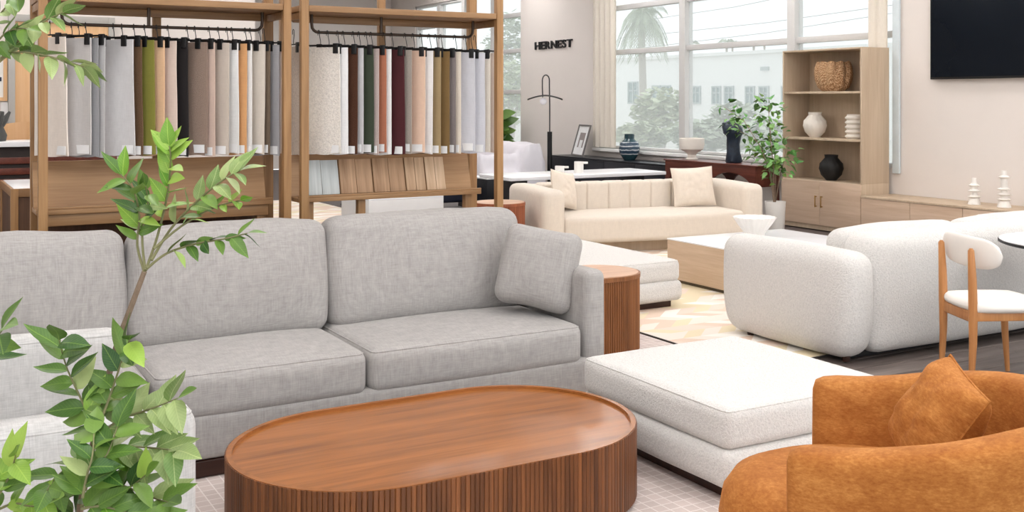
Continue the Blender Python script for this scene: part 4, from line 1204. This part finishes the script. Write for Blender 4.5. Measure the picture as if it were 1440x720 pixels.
SW_R = [(412, 424, 'cream boucle', (226, 216, 204)), (434, 477, 'large ivory boucle', (232, 226, 218)), (477, 489, 'bright white', (238, 238, 238)), (489, 503, 'dark brown velvet', (84, 52, 36)),
        (503, 511, 'misty grey', (204, 202, 204)), (511, 525, 'forest green', (64, 72, 58)), (525, 533, 'blush tweed', (204, 186, 180)), (533, 543, 'terracotta', (176, 114, 88)),
        (543, 550, 'milk white', (236, 236, 234)), (550, 568, 'burgundy', (76, 36, 40)), (568, 579, 'stone tweed', (176, 166, 156)), (579, 598, 'blush peach', (224, 192, 170)),
        (598, 609, 'paper white', (234, 232, 230)), (609, 620, 'khaki tan', (166, 144, 108)), (620, 632, 'bronze brown', (128, 102, 64)), (632, 641, 'ash grey tweed', (144, 134, 132)),
        (641, 648, 'butter cream', (230, 218, 202)), (648, 668, 'pearl grey', (204, 204, 210)), (668, 682, 'lilac grey', (212, 212, 218)), (683, 690, 'vanilla cream', (232, 224, 212)), (690, 696, 'shell pink', (234, 218, 206))]
def hangers():
    rnd = random.Random(9)
    Yn = 5.735; L = .24; tagm = MAT['tagpaper']; zr = 1.985 + .0085
    clip = MB().rbox(-.0085, .0085, -.016, .016, -.036, .022, .003).mesh('clip', MAT['black'])
    def px(p):
        t = p[0] * FW[0] + p[1] * FW[1]; return CX + FPX * (p[0] * RT[0] + p[1] * RT[1]) / t
    for lst, side in ((SW_L, 0), (SW_R, 1)):
        for i, (xl, xr, nm, rgb) in enumerate(lst):
            yb = 221 - 6 * (xr - 80) / 600 + rnd.uniform(-2, 2); yt = 51 + 23 * (xr - 80) / 600
            n = at_y(xr, yt, Yn); zt = n[2]; zb = at_y(xr, yb, Yn)[2]
            # turn the hanger about the rail until the sheet spans its strip
            ang = math.radians(rnd.uniform(-3, 3))
            best = 0
            for k in range(0, 75):
                a = math.radians(k); f = Vector((n[0] - L * math.sin(a), Yn + L * math.cos(a)))
                if px(f) <= xl - 1: best = a; break
            else: best = math.radians(74)
            if (xr - xl) > 30: Lk = L * (1.0 if best < 1.25 else 1.1)
            ux0 = .585 if side == 0 else 1.91
            lim = math.asin(max(0.0, min(.97, (n[0] - ux0) / L)))
            ang = min(max(best, math.radians(40)), lim)
            hgt = zt - zb
            o = Vector((n[0], Yn, zt))
            kindb = 'boucle' in nm or 'tweed' in nm or 'velvet' in nm
            m = boucle('cloth_' + nm.replace(' ', '_'), rgb, 90 if 'boucle' in nm else 260, .7, .08) if kindb else linen('cloth_' + nm.replace(' ', '_'), rgb, .07, 1.2)
            s = thing('fabric_swatch', nm + ' fabric swatch clipped on the ' + ('closed' if side == 0 else 'flooring sample') + ' rack unit', 'fabric swatch', tuple(o), ang, 'hanging fabric swatches')
            sd = rnd.uniform(0, 50); kw = min(1.0, (xr - xl) / 15); fl = rnd.uniform(-.01, .015) * kw * kw; th = .005 if kw < 1 else .007
            def sheet(off):
                def fn(u, v):
                    w = .008 * kw * math.sin(u * 6 + sd) * v + .006 * kw * mnoise.noise(Vector((u * 3, v * 2, sd)))
                    return (off + w + fl * v * (1 - u), u * L * (1 + .03 * v), -v * hgt + .004 * math.sin(u * 9 + sd) * v)
                return fn
            mb = MB()
            A = sheet(-th / 2); B = sheet(th / 2); nu, nv = 8, 10
            mb.grid(A, nu, nv); mb.grid(B, nu, nv)
            mb.grid(lambda u, v: A(0, u) if v < .5 else B(0, u), nv, 1); mb.grid(lambda u, v: A(1, u) if v < .5 else B(1, u), nv, 1)
            mb.grid(lambda u, v: A(u, 1) if v < .5 else B(u, 1), nu, 1); mb.grid(lambda u, v: A(u, 0) if v < .5 else B(u, 0), nu, 1)
            mb.build('cloth', m, s, angle=60)
            if nm not in ('cool grey', 'frayed light grey', 'cream boucle', 'pale peach', 'vanilla cream', 'shell pink'):
                q = A(.14, .955); wv = min(.085, max(.045, (xr - xl) * .0032 / max(.35, math.sin(ang + .3))))
                MB().box(-th * .5 - .004, -th * .5 - .001, -wv * .5, wv * .5, -.022, .022).build('label_tag', tagm, s, (q[0] + .004 - .002, .012 + wv * .5, q[2]), smooth=False)
            # hanger
            h = thing('clip_hanger', 'black clip hanger holding the ' + nm + ' swatch', 'hanger', tuple(o), ang, 'black clip hangers on the rails')
            MB().tube([(0, -.01, .012), (0, L + .01, .012)], .0038, 6).build('bar', MAT['black'], h)
            sh_ = .0 if i % 2 else .034
            for yy in (.022 + sh_, L - .022 - sh_): put('clip', clip, h, (0, yy, 0))
            # hook from bar centre up and over the rail
            c = Vector((0, L / 2, .014)); rr = Matrix.Rotation(-ang, 3, 'Z') @ Vector((0, 0, 0))
            cw = Matrix.Rotation(ang, 3, 'Z') @ Vector((0, L / 2, 0)) + o
            dy = 5.86 - cw[1]; dz = zr - cw[2]
            loc = Matrix.Rotation(-ang, 3, 'Z') @ Vector((0, dy, 0))
            top = c + Vector((loc[0], loc[1], dz - .014))
            back = Matrix.Rotation(-ang, 3, 'Z') @ Vector((0, 1, 0))
            pts = [c, c + Vector((0, 0, .02)), top - back * .016 + Vector((0, 0, -.03))] + [top + back * (-.0135 * math.cos(a)) + Vector((0, 0, -.0085 + .0125 * math.sin(a))) for a in (0, .8, 1.57, 2.4, 3.14)] + [top + back * .013 + Vector((0, 0, -.025))]
            MB().tube(pts, .0022, 5).build('hook', MAT['black'], h)
hangers()

# ------------------------------------------------------------------ back left corner: door, counter, cabinet
def back_left():
    Yw = 11.4
    a, b = at_y(66, 22, Yw), at_y(160, 22, Yw)
    d = bpy.data.objects.new('door_1', None); COL.objects.link(d); d.location = (a[0] - .35, Yw, 0); structure(d)
    W = b[0] - a[0] + .35; h = a[2]
    MB().rbox(.06, W - .06, -.05, -.01, 0, h - .07, .003).build('door_leaf', MAT['door'], d)
    f = MB(); f.rbox(0, .06, -.07, -.001, 0, h, .003); f.rbox(W - .06, W, -.07, -.001, 0, h, .003); f.rbox(.06, W - .06, -.07, -.001, h - .07, h, .003)
    f.build('door_frame', plain('grey_door_frame', (176, 172, 166), .5), d)
    k = MB().lathe([(0, 0), (.03, 0), (.03, .01), (.012, .02), (.012, .05), (.03, .06), (.03, .085), (0, .09)], 20, M=Matrix.Rotation(math.pi / 2, 4, 'X')).build('door_handle', plain('steel_handle', (200, 200, 200), .3, .8), d, (.16, -.05, 1.02))
    # pinboard at the left picture edge
    p, q = at_y(-30, 62, Yw), at_y(10, 142, Yw)
    t = thing('pinboard', 'wood framed white pinboard on the wall left of the rack', 'pinboard', (p[0], Yw, q[2]))
    w_, h_ = q[0] - p[0], p[2] - q[2]; M = Matrix(((1, 0, 0, 0), (0, 0, -1, 0), (0, 1, 0, 0), (0, 0, 0, 1)))
    MB().ring([(0, 0), (w_, 0), (w_, h_), (0, h_)], [(.035, .035), (w_ - .035, .035), (w_ - .035, h_ - .035), (.035, h_ - .035)], 0, .03, M).build('frame', MAT['door'], t, smooth=False)
    MB().box(.03, w_ - .03, -.015, -.001, .03, h_ - .03).build('board', MAT['white'], t, smooth=False)
    MB().box(w_ - .13, w_ - .05, -.018, -.015, .19, .23).build('note', plain('navy_note', (40, 46, 70), .7), t, smooth=False)
    p = at_y(33, 116, Yw); tag(MB().rbox(0, .12, -.02, 0, -.055, .055, .003).build('thermostat', plain('cream_plastic', (226, 218, 196), .5), None, (p[0] - .06, Yw - .001, p[2])), 'small cream thermostat on the wall left of the rack', 'thermostat')
    p = at_y(12, 158, Yw); tag(MB().rbox(0, .14, -.015, 0, -.1, .1, .003).build('wall_switch', MAT['white'], None, (p[0] - .07, Yw - .001, p[2])), 'white wall plate below the thermostat', 'switch')
    # counter with dark slatted front
    Yc = 9.9; p = at_y(0, 199, Yc); zt = at_y(20, 199, Yc)[2]; x0 = .2; x1 = at_y(165, 195, Yc)[0]
    t = thing('reception_counter', 'dark slatted reception counter with a white top behind the rack', 'counter', (x0, Yc, 0)); W = x1 - x0
    MB().rbox(-.02, W + .02, -.03, .42, zt - .045, zt, .004).build('counter_top', MAT['stone'], t)
    MB().rbox(.0, W, .03, .40, 0, zt - .045, .003).build('body', plain('dark_counter', (44, 32, 28), .6), t)
    n = 12; sm = MB().rbox(.0, W, .0, .022, 0, .055, .003).mesh('slat', MAT['mahogany'])
    for i in range(n): put('slat', sm, t, (0, 0.006, .06 + i * (zt - .16) / n))
    # bent wood chair back above the counter
    p = at_y(24, 195, 10.75); zc = at_y(24, 171, 10.75)[2]
    t = thing('bar_chair', 'bent plywood chair behind the reception counter', 'chair', (p[0], 10.72, 0))
    MB().grid(lambda u, v: (-.16 + .33 * u, .07 * (1 - (2 * u - 1) ** 2) + (.012 if v > 9 else 0), zc - .42 * (1 - v) - .03 * (1 - u) ** 2 * v), 14, 6).build('backrest', MAT['door'], t)
    MB().soft((.4, .38, .03), .012, (0, -.14, zc - .44), n=3).build('seat', MAT['door'], t)
    for sx in (-.16, .16):
        for sy in (-.3, .02): MB().tube([(sx * 1.1, sy, 0), (sx, sy, zc - .45)], .012, 8).build('leg', MAT['black'], t)
    # dark spiky ornament on the counter
    p = at_y(-8, 190, 10.05); t = thing('vase', 'dark grey vase with finger shaped lobes on the reception counter', 'vase', (p[0], 10.05, zt + .001))
    MB().lathe([(0, 0), (.09, 0), (.1, .05), (.07, .12), (.06, .16), (0, .16)], 20).build('body', plain('dark_grey_stoneware', (72, 72, 70), .7), t)
    for k in range(6):
        a_ = k * 1.047; MB().tube([(math.cos(a_) * .04, math.sin(a_) * .04, .12), (math.cos(a_) * .08, math.sin(a_) * .08, .18), (math.cos(a_) * .12, math.sin(a_) * .12, .25)], [.03, .028, .01], 8).build('lobe', plain('dark_grey_lobe', (80, 80, 78), .7), t)
    # white topped oak cabinet
    Yk = 8.3; p = at_y(15, 266, Yk); zt = p[2]; q = at_y(60, 266, Yk)
    t = thing('cabinet', 'small oak cabinet with a white inset top left of the rack', 'cabinet', (p[0], Yk, 0)); W = max(.42, q[0] - p[0]); Dp = .95
    for x in (0, W - .05):
        for y in (0, Dp - .05): MB().rbox(x, x + .05, y, y + .05, 0, zt, .003).build('post', MAT['rack'], t)
    MB().rbox(.012, W - .012, .012, Dp - .012, .05, zt - .06, .003).build('body', MAT['rack_dark'], t)
    MB().rbox(.05, W - .05, .002, .04, zt - .06, zt, .003).build('front_rail', MAT['rack_h'], t)
    MB().rbox(.002, .04, .05, Dp - .05, zt - .06, zt, .003).build('side_rail', MAT['rack_h'], t)
    MB().rbox(.02, W - .02, .02, Dp - .02, zt - .058, zt + .003, .003).build('white_top', MAT['stone'], t)
    MB().lathe([(0, 0), (.012, 0), (.012, .015), (0, .018)], 14, M=Matrix.Rotation(math.pi / 2, 4, 'X')).build('knob', MAT['black'], t, (.2, .01, zt - .2))
back_left()

# ------------------------------------------------------------------ leafy plant in the foreground
def plant():
    T0 = 2.25
    b0 = at_t(112, 900, T0); base = Vector((b0[0], b0[1], .003))
    t = thing('leafy_plant', 'tall leafy green plant in front of the light grey armchair', 'potted plant', tuple(base))
    MB().lathe([(0, 0), (.15, 0), (.16, .02), (.20, .34), (.185, .34), (.17, .30), (0, .30)], 36).build('pot', MAT['pot'], t)
    MB().lathe([(0, .305), (.172, .305)], 24).build('soil', MAT['soil'], t)
    rnd = random.Random(21)
    me = {}
    for k, mt in (('a', 'leaf_a'), ('b', 'leaf_b'), ('c', 'leaf_c')):
        me[k] = [leaf_mesh(.094, .047, MAT[mt], .22, .14), leaf_mesh(.088, .049, MAT[mt], .12, .24), leaf_mesh(.098, .043, MAT[mt], .28, -.06)]
    def pt(x, y, dt=0.0): return at_t(x, y, T0 + dt) - base
    def poly(P, n):
        P = [Vector(p) for p in P]; out = []
        for i in range(len(P) - 1):
            p0 = P[max(0, i - 1)]; p1 = P[i]; p2 = P[i + 1]; p3 = P[min(len(P) - 1, i + 2)]
            for k in range(n):
                s = k / n; out.append(.5 * ((2 * p1) + (p2 - p0) * s + (2 * p0 - 5 * p1 + 4 * p2 - p3) * s * s + (3 * p1 - p0 - 3 * p2 + p3) * s ** 3))
        return out + [P[-1]]
    def stem(P, r0, r1, name='branch', mat='twig'):
        Q = poly(P, 4); n = len(Q)
        return MB().tube(Q, [r0 + (r1 - r0) * i / (n - 1) for i in range(n)], 8).build(name, MAT[mat], t), Q
    stem([Vector((0, 0, .30)), pt(112, 720, .1), pt(135, 610, .1), pt(160, 500, .06), pt(185, 430, .02), pt(203, 382)], .0085, .0055, 'trunk', 'bark')
    stem([Vector((-.05, .02, .30)), pt(-70, 620), pt(-75, 400), pt(-60, 220), pt(-35, 130)], .010, .004, 'trunk', 'bark')
    stem([Vector((-.03, -.03, .30)), pt(20, 800), pt(-10, 740), pt(-5, 700)], .006, .003, 'trunk', 'bark')
    camdir = Vector((-FW[0], -FW[1], 0.25))
    def branch(px, kind, n, s0=.2, size=1.0, spread=1.0, droop=0.0, dts=None, face=.9, r0=.0032):
        P = [pt(x, y, (dts[i] if dts else .05 * math.sin(i * 1.3))) for i, (x, y) in enumerate(px)]
        b, Q = stem(P, r0, .0012)
        for k in range(n):
            s = s0 + (1 - s0) * (k / max(1, n - 1)) ; f = s * (len(Q) - 1); i = min(len(Q) - 2, int(f)); p = Q[i].lerp(Q[i + 1], f - i)
            tg = (Q[i + 1] - Q[i]).normalized()
            up = Vector((rnd.gauss(0, .35), rnd.gauss(0, .35), 1 + rnd.gauss(0, .2))) + camdir * face
            side = tg.cross(camdir + Vector((0, 0, .3))).normalized()
            if k == n - 1: d = tg
            else: d = tg * rnd.uniform(.5, .95) + side * ((1 if k % 2 else -1) * spread * rnd.uniform(.7, 1.05)) + Vector((0, 0, -droop + rnd.gauss(0, .12))) + camdir * rnd.gauss(0, .15)
            kk = kind if rnd.random() < .82 else rnd.choice('abc')
            put_leaf(me[kk][rnd.randrange(3)], b, p, d, up, size * rnd.uniform(.85, 1.15))
    # crown
    branch([(205, 380), (222, 330), (236, 270), (240, 225), (238, 205)], 'b', 15, .35, .62, .75)
    branch([(213, 366), (240, 322), (275, 285), (315, 252), (338, 240)], 'c', 14, .3, .62, .8, 0, None, .1)
    branch([(216, 350), (255, 318), (300, 292), (338, 282)], 'b', 9, .35, .42, .5, 0, None, -.5)
    branch([(206, 378), (235, 356), (275, 343), (315, 336), (348, 328)], 'a', 13, .25, .55, .55, .25, None, -.1)
    branch([(203, 382), (193, 345), (196, 305), (188, 268), (170, 245)], 'a', 13, .3, .66, .8, .3)
    branch([(204, 380), (200, 330), (208, 290), (205, 262)], 'a', 8, .4, .6, .9, .1)
    # middle cluster
    branch([(134, 612), (118, 570), (95, 520), (83, 478)], 'a', 17, .08, .84, 1.2, 0)
    branch([(140, 596), (155, 556), (172, 505), (182, 478)], 'a', 13, .1, .80, 1.15, 0)
    branch([(132, 622), (165, 592), (215, 574), (250, 560)], 'c', 13, .15, .80, .9, .1)
    branch([(128, 640), (168, 628), (215, 630), (248, 634)], 'c', 13, .12, .84, .85, .25)
    branch([(122, 668), (165, 680), (215, 700), (236, 706)], 'a', 11, .12, .86, .9, .1)
    branch([(128, 640), (105, 650), (78, 672), (66, 690)], 'a', 10, .12, .82, .9, .1)
    branch([(120, 690), (130, 660), (150, 640), (165, 600)], 'a', 9, .08, .84, 1.1, .1, [-.06, -.06, -.06, -.04])
    branch([(116, 700), (122, 670), (130, 640), (132, 610)], 'a', 8, .08, .84, 1.1, .1, [-.08, -.08, -.08, -.05])
    branch([(114, 712), (140, 700), (175, 690), (205, 668)], 'a', 12, .1, .84, .9, .1)
    branch([(114, 716), (140, 712), (175, 720), (205, 732)], 'a', 10, .1, .86, .9, .1, [-.05, -.05, -.05, -.05])
    branch([(118, 690), (95, 700), (80, 716), (70, 735)], 'a', 9, .1, .82, .9, .1)
    # left edge
    branch([(-60, 560), (-30, 515), (-8, 480), (5, 462)], 'a', 8, .3, .85, .9, 0)
    branch([(-8, 705), (8, 680), (18, 655), (22, 640)], 'b', 8, .1, .80, 1.0, 0)
    branch([(-10, 720), (20, 708), (45, 712), (70, 706)], 'b', 9, .1, .78, 1.0, 0)
    branch([(-8, 702), (-2, 680), (-14, 650)], 'b', 6, .1, .8, 1.0, 0)
    # upper left boughs
    branch([(-40, 140), (0, 84), (32, 52), (62, 30), (88, 18)], 'c', 15, .25, .62, .75, 0, None, -.1)
    branch([(-38, 134), (-6, 92), (22, 74), (62, 78), (105, 90), (128, 98)], 'c', 17, .35, .62, .6, .3, None, -.25)
    branch([(-60, 220), (-40, 90), (0, 20), (28, -6)], 'c', 9, .5, .66, .8, .1)
    branch([(-36, 130), (-18, 80), (10, 45), (40, 40)], 'a', 7, .4, .6, .8, .2)
plant()
